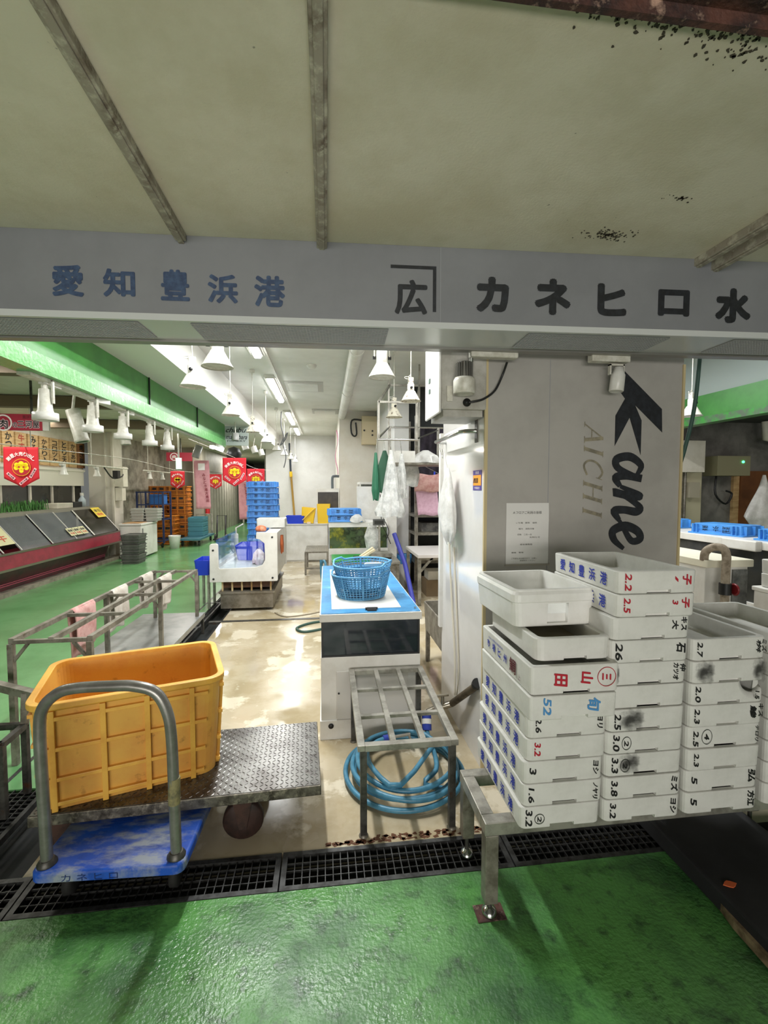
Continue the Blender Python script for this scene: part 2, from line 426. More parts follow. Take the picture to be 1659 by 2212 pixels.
# fascia sign box, slightly turned against the drain
FR = math.radians(-2.09)
FT = Matrix.Translation(V3((0, 2.064, 0))) @ Matrix.Rotation(FR, 4, 'Z')     # local x along the fascia, y into the stall
fas = thing('fascia_sign', 'long grey fascia sign with blue and black Japanese characters', 'sign', (0, 2.064, 2.29), FR)
sign_m = mat('fascia_paint', '#808185', .42, var='#797a7e', scale=2, bump=.02)
MB().box(-4, 4.4, 0, .30, 2.325, 2.655, FT).build('sign_box', sign_m, fas)
MB().box(.505, .508, -.001, 0, 2.315, 2.655, FT).build('seam', mat('seam_grey', '#8d8f93', .6), fas)
MB().box(-4, 4.4, .002, .30, 2.312, 2.324, FT).box(-4, 4.4, -.004, .012, 2.303, 2.33, FT).build('lower_lip', mat('lip_grey', '#c3c5c4', .3, coat=.2), fas)
MB().box(-4, 4.4, .285, .335, 2.30, 2.324, FT).build('light_rail', mat('rail_grey', '#8b8984', .35, .5), fas)
mesh_m = mat('vent_mesh', '#b0b1b2', .6, .2)
for x0, x1 in ((-1.6, -.80), (-.58, .28), (.93, 1.62), (1.95, 2.7)):
    v = MB().box(x0, x1, .045, .255, 2.309, 2.3125, FT).build('vent_panel', mat('vent_backing', '#8a8b8d', .6), fas)
    k = MB(); n = int((x1 - x0) / .014)
    for i in range(n + 1):
        x = x0 + (x1 - x0) * i / n; k.box(x - .0012, x + .0012, .045, .255, 2.306, 2.309, FT)
    for j in range(15):
        y = .045 + .21 * j / 14; k.box(x0, x1, y - .0012, y + .0012, 2.306, 2.309, FT)
    k.build('mesh', mesh_m, v)
fx = FT.to_3x3() @ XP
def fpt(x, z): return FT @ V3((x, -.001, z))
for ch, x, z, w, h in (('愛', -1.052, 2.452, .125, .128), ('知', -.85, 2.45, .128, .115), ('豊', -.625, 2.449, .118, .128), ('浜', -.43, 2.441, .125, .12), ('港', -.235, 2.438, .13, .13)):
    write(m := MB(), ch, fpt(x, z), fx, ZP, w, h, bold=.035).build('blue_character', sign_blue, fas)
for ch, x, z, w, h in (('カ', .742, 2.459, .15, .155), ('ネ', 1.02, 2.459, .17, .16), ('ヒ', 1.30, 2.455, .14, .145), ('ロ', 1.60, 2.452, .155, .12), ('水', 1.895, 2.449, .18, .16)):
    write(m := MB(), ch, fpt(x, z), fx, ZP, w, h, bold=.06).build('black_character', sign_black, fas)
m = write(MB(), '広', fpt(.375, 2.435), fx, ZP, .145, .15, bold=.035)
m.box(.285, .487, -.0022, -.001, 2.557, 2.571, FT).box(.472, .487, -.0022, -.001, 2.375, 2.5565, FT)
m.build('bracketed_crest', sign_black, fas)

# shop shell
struct(MB().box(-1.52, 4.65, 2.42, 15.6, 3.3, 3.4).build('ceiling', white_ceil), 'white ceiling of the fish stall')
struct(MB().box(-2.0, -1.52, 2.45, 16, 2.85, 3.45).build('ceiling_drop', mat('drop_white', '#d9d8d2', .55)))
struct(MB().box(-9, -2.0, 2.3, 30, 2.86, 3.0).build('ceiling_corridor', cream))
struct(MB().box(4.65, 4.95, 2.6, 12, 2.74, 3.45).build('ceiling_drop', mat('drop_grey', '#a9b5b2', .55)))
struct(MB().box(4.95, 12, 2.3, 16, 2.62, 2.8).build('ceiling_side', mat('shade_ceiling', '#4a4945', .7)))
bm = thing('green_beam', 'green steel beam over the corridor side with lower flange coloured lighter as if lit', 'beam', (-2.06, 6, 2.41))
MB().box(-2.10, -2.0, 2.45, 9.62, 2.54, 2.85).build('web', green_bm, bm)
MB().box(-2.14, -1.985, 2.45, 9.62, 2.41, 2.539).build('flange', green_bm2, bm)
MB().box(-2.0, -1.983, 5.62, 5.63, 2.54, 2.85).box(-2.0, -1.983, 7.6, 7.61, 2.54, 2.85).build('joint', black, bm)
MB().box(-2.13, -2.04, 3.55, 9.0, 2.385, 2.409).build('spotlight_track', offw, bm)
bm2 = thing('green_beam', 'green steel beam beyond the column over the fish tanks', 'beam', (4.7, 5, 2.4))
MB().box(4.62, 4.72, 2.6, 12, 2.47, 2.74).build('web', green_bm, bm2)
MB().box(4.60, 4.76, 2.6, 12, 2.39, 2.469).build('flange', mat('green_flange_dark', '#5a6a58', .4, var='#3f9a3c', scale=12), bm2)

struct(MB().box(-1.95, .3, 15.5, 15.6, 0, 3.3).build('wall_back', white_wall))
struct(MB().box(.3, 1.33, 10.5, 10.6, 0, 3.3).box(.3, .34, 10.6, 15.5, 0, 3.3).build('wall_mid', mat('wall_white_warm', '#dcd7cc', .4, var='#d2cabb', scale=1.5)))
struct(MB().box(1.12, 1.36, 7.6, 10.5, 0, 3.3).build('pillar', white_wall))
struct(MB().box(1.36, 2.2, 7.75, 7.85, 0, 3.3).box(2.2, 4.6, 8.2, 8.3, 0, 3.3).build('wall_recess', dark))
col = MB().box(.865, 2.03, 2.45, 3.38, 0, 3.3).build('column', grayp); struct(col, 'broad grey panelled column beside the stall')
struct(MB().box(.8625, .866, 2.46, 3.38, 0, 1.99).build('column_side', mat('glossy_white_side', '#dedcd9', .12, var='#d3d0cc', scale=1.2, coat=.3)))
struct(MB().box(.855, .872, 2.442, 2.458, 0, 2.3).box(2.022, 2.036, 2.442, 2.458, 0, 2.3).build('trim', mat('corner_trim', '#bfae84', .5)))
struct(MB().box(1.225, 1.228, 2.449, 2.4499, 0, 2.3).build('trim', mat('seam_grey', '#8d8f93', .6)))
struct(MB().box(.84, .866, 3.36, 3.41, .55, 2.0).build('trim', white))

# lettering on the column: a tall name read from top to bottom
nm = thing('column_lettering', 'tall black script lettering running down the grey column', 'lettering', (1.7, 2.449, 1.8))
KT = frame_T((0, 2.449, 0), XP, ZP)
MB().prism([(1.612, 2.30), (1.90, 2.047), (1.906, 1.915), (1.735, 2.065), (1.777, 1.98), (1.777, 1.785), (1.703, 1.995), (1.617, 1.835), (1.617, 2.005), (1.672, 2.10), (1.62, 2.165)], .0004, .0014, KT).build('initial', sign_black, nm)
AT = frame_T((0, 2.449, 0), ZN, XP)            # reading direction runs down
def col_stroke(strokes, x0, z0, sc, w, name, m):
    k = MB(); T = Matrix.Translation(V3((x0, 0, z0))) @ AT
    for st in strokes: ribbon(k, [(p[0] * sc, p[1] * sc) + tuple(p[2:]) for p in st], T, w)
    return k.build(name, m, nm)
a_ = [(.62, .80, .5), (.34, .92, .9), (.08, .55, 1.1), (.16, .12, 1.1), (.42, .16, .9), (.66, .66, .8), (.74, .95, 1.), (.66, .45, 1.), (.72, .1, 1.1), (.98, .25, .6)]
n_ = [(.98, .25, .5), (1.2, .8, .8), (1.3, .9, 1), (1.26, .5, 1.), (1.16, .05, 1.1), (1.3, .45, .7), (1.62, .92, .9), (1.76, .8, 1.1), (1.7, .4, 1.), (1.74, .08, 1.1), (2.02, .25, .6)]
e_ = [(2.02, .25, .5), (2.3, .42, .7), (2.66, .68, .9), (2.6, .96, 1.), (2.36, .86, 1.1), (2.2, .45, 1.2), (2.34, .06, 1.1), (2.62, .1, .9), (2.9, .42, .5)]
col_stroke([a_, n_, e_], 1.61, 1.79, .186, .044, 'script', sign_black)
gold = mat('faded_gold_paint', '#7b7566', .45, .2, var='#a0977f', scale=14)
al = thing('column_lettering', 'slender faded gold letters down the middle of the column', 'lettering', (1.49, 2.449, 1.7))
def serif(strokes, z0, sc, name):
    k = MB(); T = Matrix.Translation(V3((1.435, 0, z0))) @ AT
    for st in strokes:
        q = [(p[0] * sc + p[1] * sc * .28, p[1] * sc) for p in st[1:]]; ribbon(k, q, T, st[0] * sc * 1.35, sub=4 if len(q) > 2 else 0)
    return k.build(name, gold, al)
serif([(.05, (0, 0), (.42, 1)), (.13, (.42, 1), (.78, 0)), (.04, (.18, .38), (.62, .38)), (.03, (-.12, 0), (.14, 0)), (.03, (.6, 0), (.94, 0))], 1.955, .112, 'letter')
serif([(.13, (.2, 0), (.2, 1)), (.03, (.05, 0), (.35, 0)), (.03, (.05, 1), (.35, 1))], 1.842, .112, 'letter')
serif([(.08, (.85, .8), (.5, 1.0), (.12, .72), (.1, .28), (.42, 0), (.85, .18)), (.03, (.85, .66), (.87, 1.))], 1.772, .112, 'letter')
serif([(.13, (.15, 0), (.15, 1)), (.13, (.8, 0), (.8, 1)), (.04, (.15, .52), (.8, .52)), (.03, (0, 0), (.3, 0)), (.03, (0, 1), (.3, 1)), (.03, (.65, 0), (.95, 0)), (.03, (.65, 1), (.95, 1))], 1.643, .112, 'letter')
serif([(.13, (.2, 0), (.2, 1)), (.03, (.05, 0), (.35, 0)), (.03, (.05, 1), (.35, 1))], 1.496, .112, 'letter')

# notice and sticker
nt = thing('paper_notice', 'printed white paper notice taped to the grey column', 'notice', (1.11, 2.447, 1.17))
MB().sheet(lambda u, v: V3((.985 + .246 * u, 2.4475 - .004 * abs(math.sin(v * 6)) * u, 1.515 - .343 * v)), 6, 8).build('sheet', mat('paper', '#d8d6d2', .7), nt)
tx = MB()
for body, x, z, w, h in (('Ａフロアご利用の皆様', 1.105, 1.462, .165, .016), ('いち場　鮮魚　協同', 1.10, 1.405, .12, .009), ('館内　消防点検', 1.10, 1.372, .09, .009), ('日時　二月一日', 1.09, 1.34, .08, .009), ('お知らせ', 1.15, 1.325, .06, .009), ('組合事務局', 1.10, 1.285, .07, .009), ('連絡　管理', 1.05, 1.24, .07, .008), ('ご不明な点は組合まで　お願い', 1.09, 1.207, .15, .009), ('御連絡をください', 1.11, 1.195, .09, .008)):
    write(tx, body, (x, 2.4432, z), XP, ZP, w, h)
tx.build('print', mat('pale_ink', '#5d5a56', .7), nt)
MB().box(.98, 1.24, 2.4425, 2.445, 1.165, 1.175).build('tape', mat('old_tape', '#a39c90', .4), nt)
sk = thing('warning_sticker', 'purple and orange sticker on the white column side', 'sticker', (.861, 2.58, 1.58))
MB().box(.8605, .8618, 2.505, 2.655, 1.585, 1.70).build('backing', mat('purple_print', '#4b3c8c', .5), sk)
MB().box(.8595, .8604, 2.512, 2.648, 1.612, 1.672).build('orange_panel', mat('orange_print2', '#e8981e', .5), sk)
k = write(MB(), '火気注意', (.8594, 2.60, 1.642), YN, ZP, .08, .03, bold=.02, lift=.0006); ribbon(k, [(-.04, .012), (-.06, -.014)], frame_T((.8594, 2.58, 1.642), YN, ZP), .008, 0); k.build('mark', ink_black, sk)
k = write(MB(), '禁煙', (.8604, 2.58, 1.686), YN, ZP, .06, .016, lift=.0006); write(k, '市場組合', (.8604, 2.58, 1.598), YN, ZP, .09, .014, lift=.0006); k.build('caption', ink_white, sk)

# spotlights hanging from the fascia rail
sp = thing('track_spotlight', 'finned grey and white spotlight beside the distribution box', 'spotlight', (.73, 2.37, 2.11), group='spotlights under the fascia')
MB().box(.745, 1.0, 2.345, 2.40, 2.275, 2.318).build('driver_box', offw, sp, bevel=.008)
MB().tube([(.752, 2.37, 2.27), (.752, 2.37, 2.235), (.745, 2.37, 2.20), (.742, 2.37, 2.175)], .012).build('swivel', chrome, sp)
MB().lathe([(.0, .165), (.034, .165), (.036, .08)], 20, Matrix.Translation(V3((.716, 2.37, 2.085)))).build('heat_sink', mat('sink_grey', '#77756f', .4, .5), sp)
f = MB()
for k in range(20): a = 2 * PI * k / 20; f.box(.034, .045, -.0018, .0018, .08, .16, Matrix.Translation(V3((.716, 2.37, 2.085))) @ Matrix.Rotation(a, 4, 'Z'))
f.build('fins', mat('sink_grey', '#77756f'), sp)
MB().lathe([(.0, .085), (.05, .085), (.057, .07), (.057, .005), (.05, .0), (.05, .02), (0, .025)], 24, Matrix.Translation(V3((.716, 2.37, 2.085)))).build('head', offw, sp)
sp = thing('track_spotlight', 'white cylindrical spotlight in a yoke before the black initial', 'spotlight', (1.53, 2.36, 2.12), group='spotlights under the fascia')
MB().box(1.40, 1.62, 2.33, 2.38, 2.27, 2.318).build('driver_box', offw, sp, bevel=.006)
MB().box(1.508, 1.516, 2.34, 2.36, 2.205, 2.26).box(1.584, 1.592, 2.34, 2.36, 2.205, 2.26).box(1.508, 1.592, 2.34, 2.36, 2.252, 2.262).build('yoke', offw, sp)
T = Matrix.Translation(V3((1.552, 2.35, 2.115))) @ Matrix.Rotation(.1, 4, 'Y')
MB().lathe([(0, .13), (.025, .13), (.03, .10), (.036, .09), (.037, .005), (.032, 0), (.03, .02), (0, .022)], 22, T).build('head', white, sp)
tag(MB().tube([(.95, 2.38, 2.26), (.94, 2.42, 2.2), (.90, 2.42, 2.12), (.84, 2.42, 2.075), (.79, 2.42, 2.06), (.752, 2.43, 2.055)], .006, sub=6).lathe([(0, 0), (.02, 0), (.022, .012), (0, .02)], 14, frame_T((.749, 2.439, 2.055), XP, ZP)).build('power_cable', black, origin=(.8, 2.45, 2.05)), 'black cable looping from the finned spotlight to the grey box', 'cable')
# distribution box on the column side
db = thing('distribution_box', 'white electrical distribution box hung high beside the column', 'electrical box', (.73, 2.6, 2.0))
MB().box(.612, .862, 2.44, 2.79, 2.02, 2.9).build('cabinet', mat('box_grey', '#b3b0a8', .45, var='#99958a', scale=6), db, bevel=.006)
MB().box(.597, .611, 2.435, 2.78, 2.0, 2.88).build('door', white, db, bevel=.006)
MB().box(.592, .597, 2.64, 2.67, 2.20, 2.225).box(.592, .597, 2.64, 2.665, 2.14, 2.165).build('switch', mat('switch_green', '#3f5f4c', .5), db)
MB().box(.64, .67, 2.428, 2.44, 2.06, 2.14).build('hinge', offw, db)
MB().box(.63, .85, 2.47, 2.76, 1.985, 2.02).build('bottom_cover', mat('box_grey', '#b3b0a8'), db)
# towel bar, bag
hb = thing('hook_rail', 'short chrome rail fixed to the white column side', 'rail', (.8, 2.95, 1.93))
MB().tube([(.86, 2.60, 1.925), (.80, 2.62, 1.925), (.78, 2.66, 1.925), (.78, 3.26, 1.925), (.86, 3.29, 1.925)], .013).build('tube', chrome, hb)
MB().box(.856, .864, 2.58, 2.62, 1.86, 1.99).build('plate', steel_dark, hb)
MB().tube([(.78, 3.12, 1.912), (.775, 3.12, 1.87), (.785, 3.13, 1.84), (.79, 3.10, 1.80), (.78, 3.06, 1.82), (.775, 3.06, 1.86)], .002, 5, sub=4).build('wire_hook', chrome, hb)
def bag(name, label, cat, x, y, z1, z0, prof, m, rip=.12, seed=1, parts=None):
    """limp hanging sheet bag: prof = (t, half width along y, half depth along x, y shift)"""
    rr = random.Random(seed); ph = [rr.uniform(0, 6) for _ in range(4)]
    def ip(t):
        for a, c in zip(prof, prof[1:]):
            if t <= c[0]:
                k = (t - a[0]) / (c[0] - a[0]); return [a[i] + (c[i] - a[i]) * k for i in range(1, 4)]
        return prof[-1][1:]
    def fn(u, v):
        wy, wx, sh = ip(v); a = 2 * PI * u
        q = 1 + rip * v * (math.sin(5 * a + ph[0] + 3 * v) + .6 * math.sin(9 * a + ph[1] - 4 * v))
        return V3((x + wx * math.sin(a) * q, y + sh + wy * math.cos(a) * q, z1 + (z0 - z1) * v + .012 * math.sin(3 * a + ph[2]) * v))
    t = thing(name, label, cat, (x, y, z0))
    b = MB().sheet(fn, 40, 26, True); b.build('bag_body' if 'bag' in name else 'cloth', m, t)
    return t
bg = bag('plastic_bag', 'white plastic bag hanging against the column side', 'bag', .80, 3.0, 1.73, 1.235, [(0, .012, .006, -.01), (.1, .05, .02, 0), (.45, .15, .04, .03), (.62, .17, .045, .03), (.85, .13, .04, -.02), (1, .02, .015, -.05)], plastic_bag, seed=4)
MB().tube([(.785, 3.05, 1.86), (.79, 3.02, 1.78), (.80, 3.0, 1.71)], .003, 5).build('string', white, bg)
tag(MB().tube([(.845, 3.12, 1.25), (.85, 3.08, .9), (.85, 2.98, .5), (.84, 2.93, .22)], .007, sub=4).tube([(.852, 3.02, 1.2), (.855, 2.96, .8), (.855, 2.9, .4), (.845, 2.92, .2)], .006, sub=4).build('water_pipe', mat('pipe_cream', '#cfc8b6', .4), origin=(.85, 3, .2)), 'two thin cream pipes running down the white column side', 'pipe')
fa = thing('floor_faucet', 'slanting iron pipe with brass tap at the column base', 'tap', (.78, 2.8, 0))
MB().tube([(.86, 2.52, .47), (.80, 2.86, .20)], .022, 12).build('pipe', mat('old_iron', '#6b5f4c', .5, .5, var='#3c3226', scale=12), fa)
MB().lathe([(.03, -.015), (.03, .015)], 14, frame_T((.855, 2.53, .468), (0, .6, .6), XP)).build('flange', black, fa)
MB().tube([(.80, 2.86, .20), (.72, 2.88, .17), (.64, 2.86, .15)], .022, 10).tube([(.74, 2.87, .18), (.74, 2.87, .25)], .012).build('tap_body', mat('nickel', '#a19a8c', .3, .9), fa)
MB().tube([(.70, 2.87, .25), (.78, 2.87, .255)], .009).build('lever', mat('nickel', '#a19a8c'), fa)
MB().tube([(.63, 2.85, .15), (.625, 2.82, .12), (.62, 2.79, .07)], .03, 10).build('coupling', mat('hose_coupling_blue', '#2c3f9c', .4), fa)
MB().tube([(.626, 2.825, .125), (.623, 2.808, .10)], .032, 10).build('collar', white, fa)
# ================================================================== flatbed trolley, crate, hand cart
TL = thing('flatbed_trolley', 'steel flatbed trolley with diamond plate deck under the yellow crate', 'trolley', (-.635, 2.285, 0), math.radians(2.9))
TT = WM[TL.name]
dk = MB().box(-.585, .585, -.283, .283, .255, .27, TT)
tread = mat('tread_plate', '#6f6d69', .3, .8, var='#4a4642', scale=5, var2='#3a3430', scale2=16, lo2=.6, hi2=.7)
for i in range(52):
    for j in range(25):
        x, y = -.57 + i * .0224, -.272 + j * .0227; a = PI / 4 if (i + j) % 2 else -PI / 4
        c, s_ = math.cos(a), math.sin(a)
        q = [(-.011, 0, 0), (0, -.0035, 0), (.011, 0, 0), (0, .0035, 0), (-.006, 0, .002), (.006, 0, .002)]
        dk.add([TT @ V3((x + p[0] * c - p[1] * s_, y + p[0] * s_ + p[1] * c, .2702 + p[2])) for p in q], [(0, 1, 5, 4), (1, 2, 5), (2, 3, 4, 5), (3, 0, 4)])
dk.build('deck', tread, TL)
MB().box(-.59, .59, -.288, -.27, .222, .268, TT).box(-.59, .59, .27, .288, .222, .268, TT).box(-.59, -.57, -.27, .27, .222, .268, TT).box(.57, .59, -.27, .27, .222, .268, TT).build('edge_frame', mat('worn_edge_steel', '#6c665c', .5, .5, var='#3a342c', scale=20, var2='#8f8878', scale2=34), TL, bevel=.003)
for sx, sy in ((.24, -.19), (.24, .19), (-.50, -.19), (-.50, .19)):
    w = MB().lathe([(0, -.02), (.02, -.024), (.082, -.022), (.09, -.014), (.09, .014), (.082, .022), (.02, .024), (0, .02)], 28, TT @ frame_T((sx, sy, .09), XP, ZP)).build('wheel', mat('rusty_wheel', '#3b2620', .6, .2, var='#241814', scale=12), TL)
    MB().box(sx - .045, sx + .045, sy - .036, sy - .03, .06, .20, TT, tx=.03).box(sx - .045, sx + .045, sy + .03, sy + .036, .06, .20, TT, tx=.03).box(sx - .06, sx + .06, sy - .05, sy + .05, .20, .222, TT).build('caster_fork', mat('rusty_fork', '#4a3229', .7, .2, var='#2a1e1a', scale=10), w)

CR = thing('yellow_crate', 'big scuffed yellow plastic crate on the flatbed trolley', 'crate', (-.92, 2.326, .271), math.radians(18))
CT = WM[CR.name]
def loft(mb, rings, T, cap0=True, cap1=True):
    n = len(rings[0][0]); vs = []
    for poly, z in rings: vs += [T @ V3((x, y, z)) for x, y in poly]
    fs = [(i * n + k, i * n + (k + 1) % n, (i + 1) * n + (k + 1) % n, (i + 1) * n + k) for i in range(len(rings) - 1) for k in range(n)]
    if cap0: fs.append(tuple(range(n))[::-1])
    if cap1: fs.append(tuple(range((len(rings) - 1) * n, len(rings) * n)))
    return mb.add(vs, fs)
def tub(mb, T, w0, d0, w1, d1, h, t, r, floor=.02, n=4):
    return loft(mb, [(rrect(w0, d0, r, n), 0), (rrect(w1, d1, r, n), h), (rrect(w1 - 2 * t, d1 - 2 * t, max(.004, r - t), n), h), (rrect(w0 - 2 * t, d0 - 2 * t, max(.004, r - t), n), floor)], T)
tub(MB(), CT, .68, .50, .735, .545, .45, .012, .07, .02, 6).build('tub', yellow, CR)
loft(MB(), [(rrect(.735, .545, .07, 6), .425), (rrect(.77, .58, .085, 6), .435), (rrect(.77, .58, .085, 6), .46), (rrect(.71, .52, .06, 6), .46), (rrect(.71, .52, .06, 6), .43)], CT, False, False).build('rim', mat('yellow_rim_plastic', '#e8b24c', .42, var='#d89c40', scale=6), CR, bevel=.004)
rb = MB()
for z in (.03, .135, .265, .395):
    k = z / .46; w, d = .68 + .055 * k + .036, .50 + .045 * k + .036
    for sy in (-1, 1): rb.box(-w / 2 + .06, w / 2 - .075, sy * d / 2 - (.02 if sy > 0 else 0), sy * d / 2 + (.02 if sy < 0 else 0), z - .008, z + .008, CT)
    for sx in (-1, 1): rb.box(sx * w / 2 - (.02 if sx > 0 else 0), sx * w / 2 + (.02 if sx < 0 else 0), -d / 2 + .07, d / 2 - .07, z - .008, z + .008, CT)
for fx_ in (-.40, -.15, .08, .33):
    for sy in (-1, 1):
        x = fx_ * .72
        rb.add([CT @ V3(p) for p in [(x - .011, sy * .24, 0), (x + .011, sy * .24, 0), (x + .011, sy * .27, 0), (x - .011, sy * .27, 0), (x - .011, sy * .26, .43), (x + .011, sy * .26, .43), (x + .011, sy * .29, .43), (x - .011, sy * .29, .43)]], [(3, 2, 1, 0), (4, 5, 6, 7), (0, 1, 5, 4), (1, 2, 6, 5), (2, 3, 7, 6), (3, 0, 4, 7)])
for y in (-.17, 0, .17):
    for sx in (-1, 1):
        rb.add([CT @ V3(p) for p in [(sx * .33, y - .007, 0), (sx * .33, y + .007, 0), (sx * .358, y + .007, 0), (sx * .358, y - .007, 0), (sx * .36, y - .007, .43), (sx * .36, y + .007, .43), (sx * .385, y + .007, .43), (sx * .385, y - .007, .43)]], [(3, 2, 1, 0), (4, 5, 6, 7), (0, 1, 5, 4), (1, 2, 6, 5), (2, 3, 7, 6), (3, 0, 4, 7)])
rb.build('ribs', mat('yellow_rim_plastic', '#eeb23c'), CR, bevel=.002)

HC = thing('hand_cart', 'blue plastic hand cart with bent steel tube handle', 'cart', (-.80, 2.13, 0), math.radians(-2.5))
HT = WM[HC.name]
loft(MB(), [(rrect(.53, .73, .03), .145), (rrect(.55, .75, .035), .15), (rrect(.55, .75, .035), .182), (rrect(.535, .735, .03), .19)], HT).build('deck', blue_cart, HC, bevel=.004)
k = write(MB(), 'カ ネ ヒ ロ', HT @ V3((-.06, -.3751, .166)), HT.to_3x3() @ XP, ZP, .2, .026, lift=.0012); k.build('name_mark', mat('faint_ink', '#102a66', .6), HC)
hp = [(-.235, -.33, .185), (-.238, -.333, .45), (-.24, -.335, .70), (-.225, -.336, .79), (-.17, -.337, .845), (-.10, -.337, .862), (.02, -.337, .865), (.10, -.337, .862), (.175, -.336, .835), (.215, -.335, .76), (.228, -.333, .66), (.232, -.332, .45), (.235, -.33, .185)]
MB().tube([HT @ V3(p) for p in hp], .0205, 14, sub=5).build('handle', mat('handle_tube', '#8f8d88', .32, .5, var='#7b7872', scale=10), HC)
MB().tube([HT @ V3((.2325, -.332, .40)), HT @ V3((.2335, -.331, .50))], .022, 14).build('peeling_tape', mat('peeling_tape_yellow', '#8d845c', .7, var='#5d5a44', scale=30), HC)
for sx in (-1, 1): MB().lathe([(.034, 0), (.034, .006), (.024, .02)], 16, HT @ Matrix.Translation(V3((sx * .235, -.33, .19)))).build('handle_socket', steel_dark, HC)
for sx in (-1, 1):
    for sy in (-1, 1):
        MB().lathe([(.02, -.016), (.05, -.014), (.05, .014), (.02, .016)], 20, HT @ frame_T((sx * .2, sy * .24, .05), YP, ZP)).build('wheel', mat('grey_rubber', '#1d1c1a', .8), HC)
        MB().box(sx * .2 - .025, sx * .2 + .025, sy * .24 - .04, sy * .24 + .04, .075, .146, HT).build('caster_bracket', mat('dark_bracket', '#2c2a27', .6, .3), HC)

# low frame at the picture edge, left rack, platform, towels
lf = thing('tube_stand', 'low brown square tube frame beside the trolley end at the corridor gutter', 'frame', (-1.6, 2.46, 0))
for x, y in ((-1.556, 2.37), (-1.565, 2.56), (-2.3, 2.37), (-2.3, 2.56)):
    MB().bar((x, y, .004), (x, y, .365), .028).build('leg', steel_dark, lf)
MB().bar((-1.556, 2.37, .365), (-1.565, 2.56, .365), .028).bar((-1.556, 2.37, .365), (-2.3, 2.37, .365), .028).bar((-1.565, 2.56, .365), (-2.3, 2.56, .365), .028).build('top_frame', steel_dark, lf)
MB().bar((-1.50, 2.56, .52), (-2.35, 2.92, .58), .04).bar((-1.565, 2.56, .36), (-1.565, 2.575, .53), .028).bar((-2.32, 2.907, .002), (-2.32, 2.907, .575), .03, up=(0, 1, 0)).build('push_bar', steel_dull, lf)

ra = thing('drying_rack', 'long low drying rack of square steel tube with towels', 'rack', (-1.58, 3.9, 0))
xs, ys, hz = (-1.79, -1.58, -1.37), (2.84, 3.4, 3.99, 4.53, 5.06), .74
for x in xs: MB().bar((x, ys[0], hz - .015), (x, ys[-1], hz - .015), .03).build('rail', steel_dull, ra)
for y in ys: MB().bar((xs[0] + .015, y, hz - .019), (xs[2] - .015, y, hz - .019), .022).build('crossbar', steel_dull, ra)
for x in (xs[0], xs[2]):
    for y in (ys[0], ys[2], ys[4]):
        MB().bar((x, y, .001 if y < 3.5 else .236), (x, y, hz - .03), .03, up=(0, 1, 0)).build('leg', steel_dull, ra)
        s_ = 1 if x < -1.5 else -1
        MB().bar((x + s_ * .012, y, hz - .13), (x + s_ * .09, y, hz - .03), .016).build('gusset', steel_dull, ra)
pf = thing('metal_platform', 'low grey sheet metal platform under the drying rack', 'platform', (-1.66, 4.45, 0))
MB().box(-1.97, -1.33, 3.65, 5.22, .222, .235).box(-1.34, -1.33, 3.65, 5.22, .19, .222).build('sheet_top', mat('galvanized_sheet', '#a4a5a3', .35, .5, var='#8c8e8c', scale=5), pf)
for x, y in ((-1.35, 5.19), (-1.35, 4.4), (-1.35, 3.68), (-1.95, 3.68), (-1.95, 5.19)): MB().bar((x, y, .003), (x, y, .222), .025, up=(0, 1, 0)).build('leg', steel_dark, pf)
def towel(x, y, w, drop, m, label, seed):
    rr = random.Random(seed); p = rr.uniform(0, 6)
    def fn(u, v):
        t = v * 2 - 1; dx = .022 * (1 if t > 0 else -1) * min(1, abs(t) * 8); z = hz + .004 - max(0, abs(t) - .05) * drop * (1 if t < 0 else .8)
        return V3((x + dx + .008 * math.sin(u * 9 + p) * abs(t), y + w * (u - .5) * (1 - .08 * abs(t)) + .01 * math.sin(v * 9 + p), z + .012 * math.sin(u * 5 + p) * abs(t)))
    tag(MB().sheet(fn, 16, 33).build('towel', m, solid=.006, origin=(x, y, hz)), label, 'towel', 'towels on the drying rack')
towel(-1.79, 3.62, .30, .40, towel_p, 'pink towel draped over the drying rack close to the yellow crate', 1)
towel(-1.79, 4.22, .28, .38, towel_w, 'cream towel on the drying rack next behind the pink one', 2)
towel(-1.79, 4.83, .26, .36, towel_w, 'white towel at the far outer rail of the drying rack', 3)
towel(-1.58, 4.72, .30, .36, towel_w, 'white towel over the middle rail of the drying rack', 4)

# ================================================================== tank island with baskets, grid stand, hose
TK = thing('fish_tank', 'white fish tank island with blue top and dark glass front', 'fish tank', (.277, 3.79, 0))
x0, x1, y0, y1 = -.045, .60, 2.885, 4.70
MB().box(x0 + .004, x1 - .004, y0 + .004, y1 - .004, .055, .53).box(x0 - .004, x1 + .004, y0 - .004, y1, .0, .125).build('cabinet', white, TK, bevel=.004)
MB().box(x0 + .10, x1 - .085, y0 - .006, y0 + .004, .135, .44).build('access_panel', mat('panel_white', '#cfccc6', .4), TK, bevel=.003)
MB().lathe([(0, 0), (.017, 0), (.017, .004), (0, .004)], 16, frame_T((x0 + .065, y0 - .005, .09), XP, ZP)).lathe([(0, 0), (.006, 0), (.006, .004), (0, .004)], 12, frame_T((x0 + .115, y0 - .007, .30), XP, ZP)).build('drain_plug', black, TK)
MB().box(x0 + .012, x1 - .012, y0 + .01, y1 - .01, .53, .757).build('glass_wall', tankglass, TK)
MB().box(x0 + .008, x1 - .008, y0 + .006, y0 + .016, .528, .54).box(x0 + .008, x0 + .02, y0 + .004, y0 + .02, .53, .757).box(x1 - .02, x1 - .008, y0 + .004, y0 + .02, .53, .757).build('glass_frame', black, TK)
MB().box(x0 - .002, x1 + .004, y0 - .004, y1, .757, .806).build('top_slab', white, TK, bevel=.003)
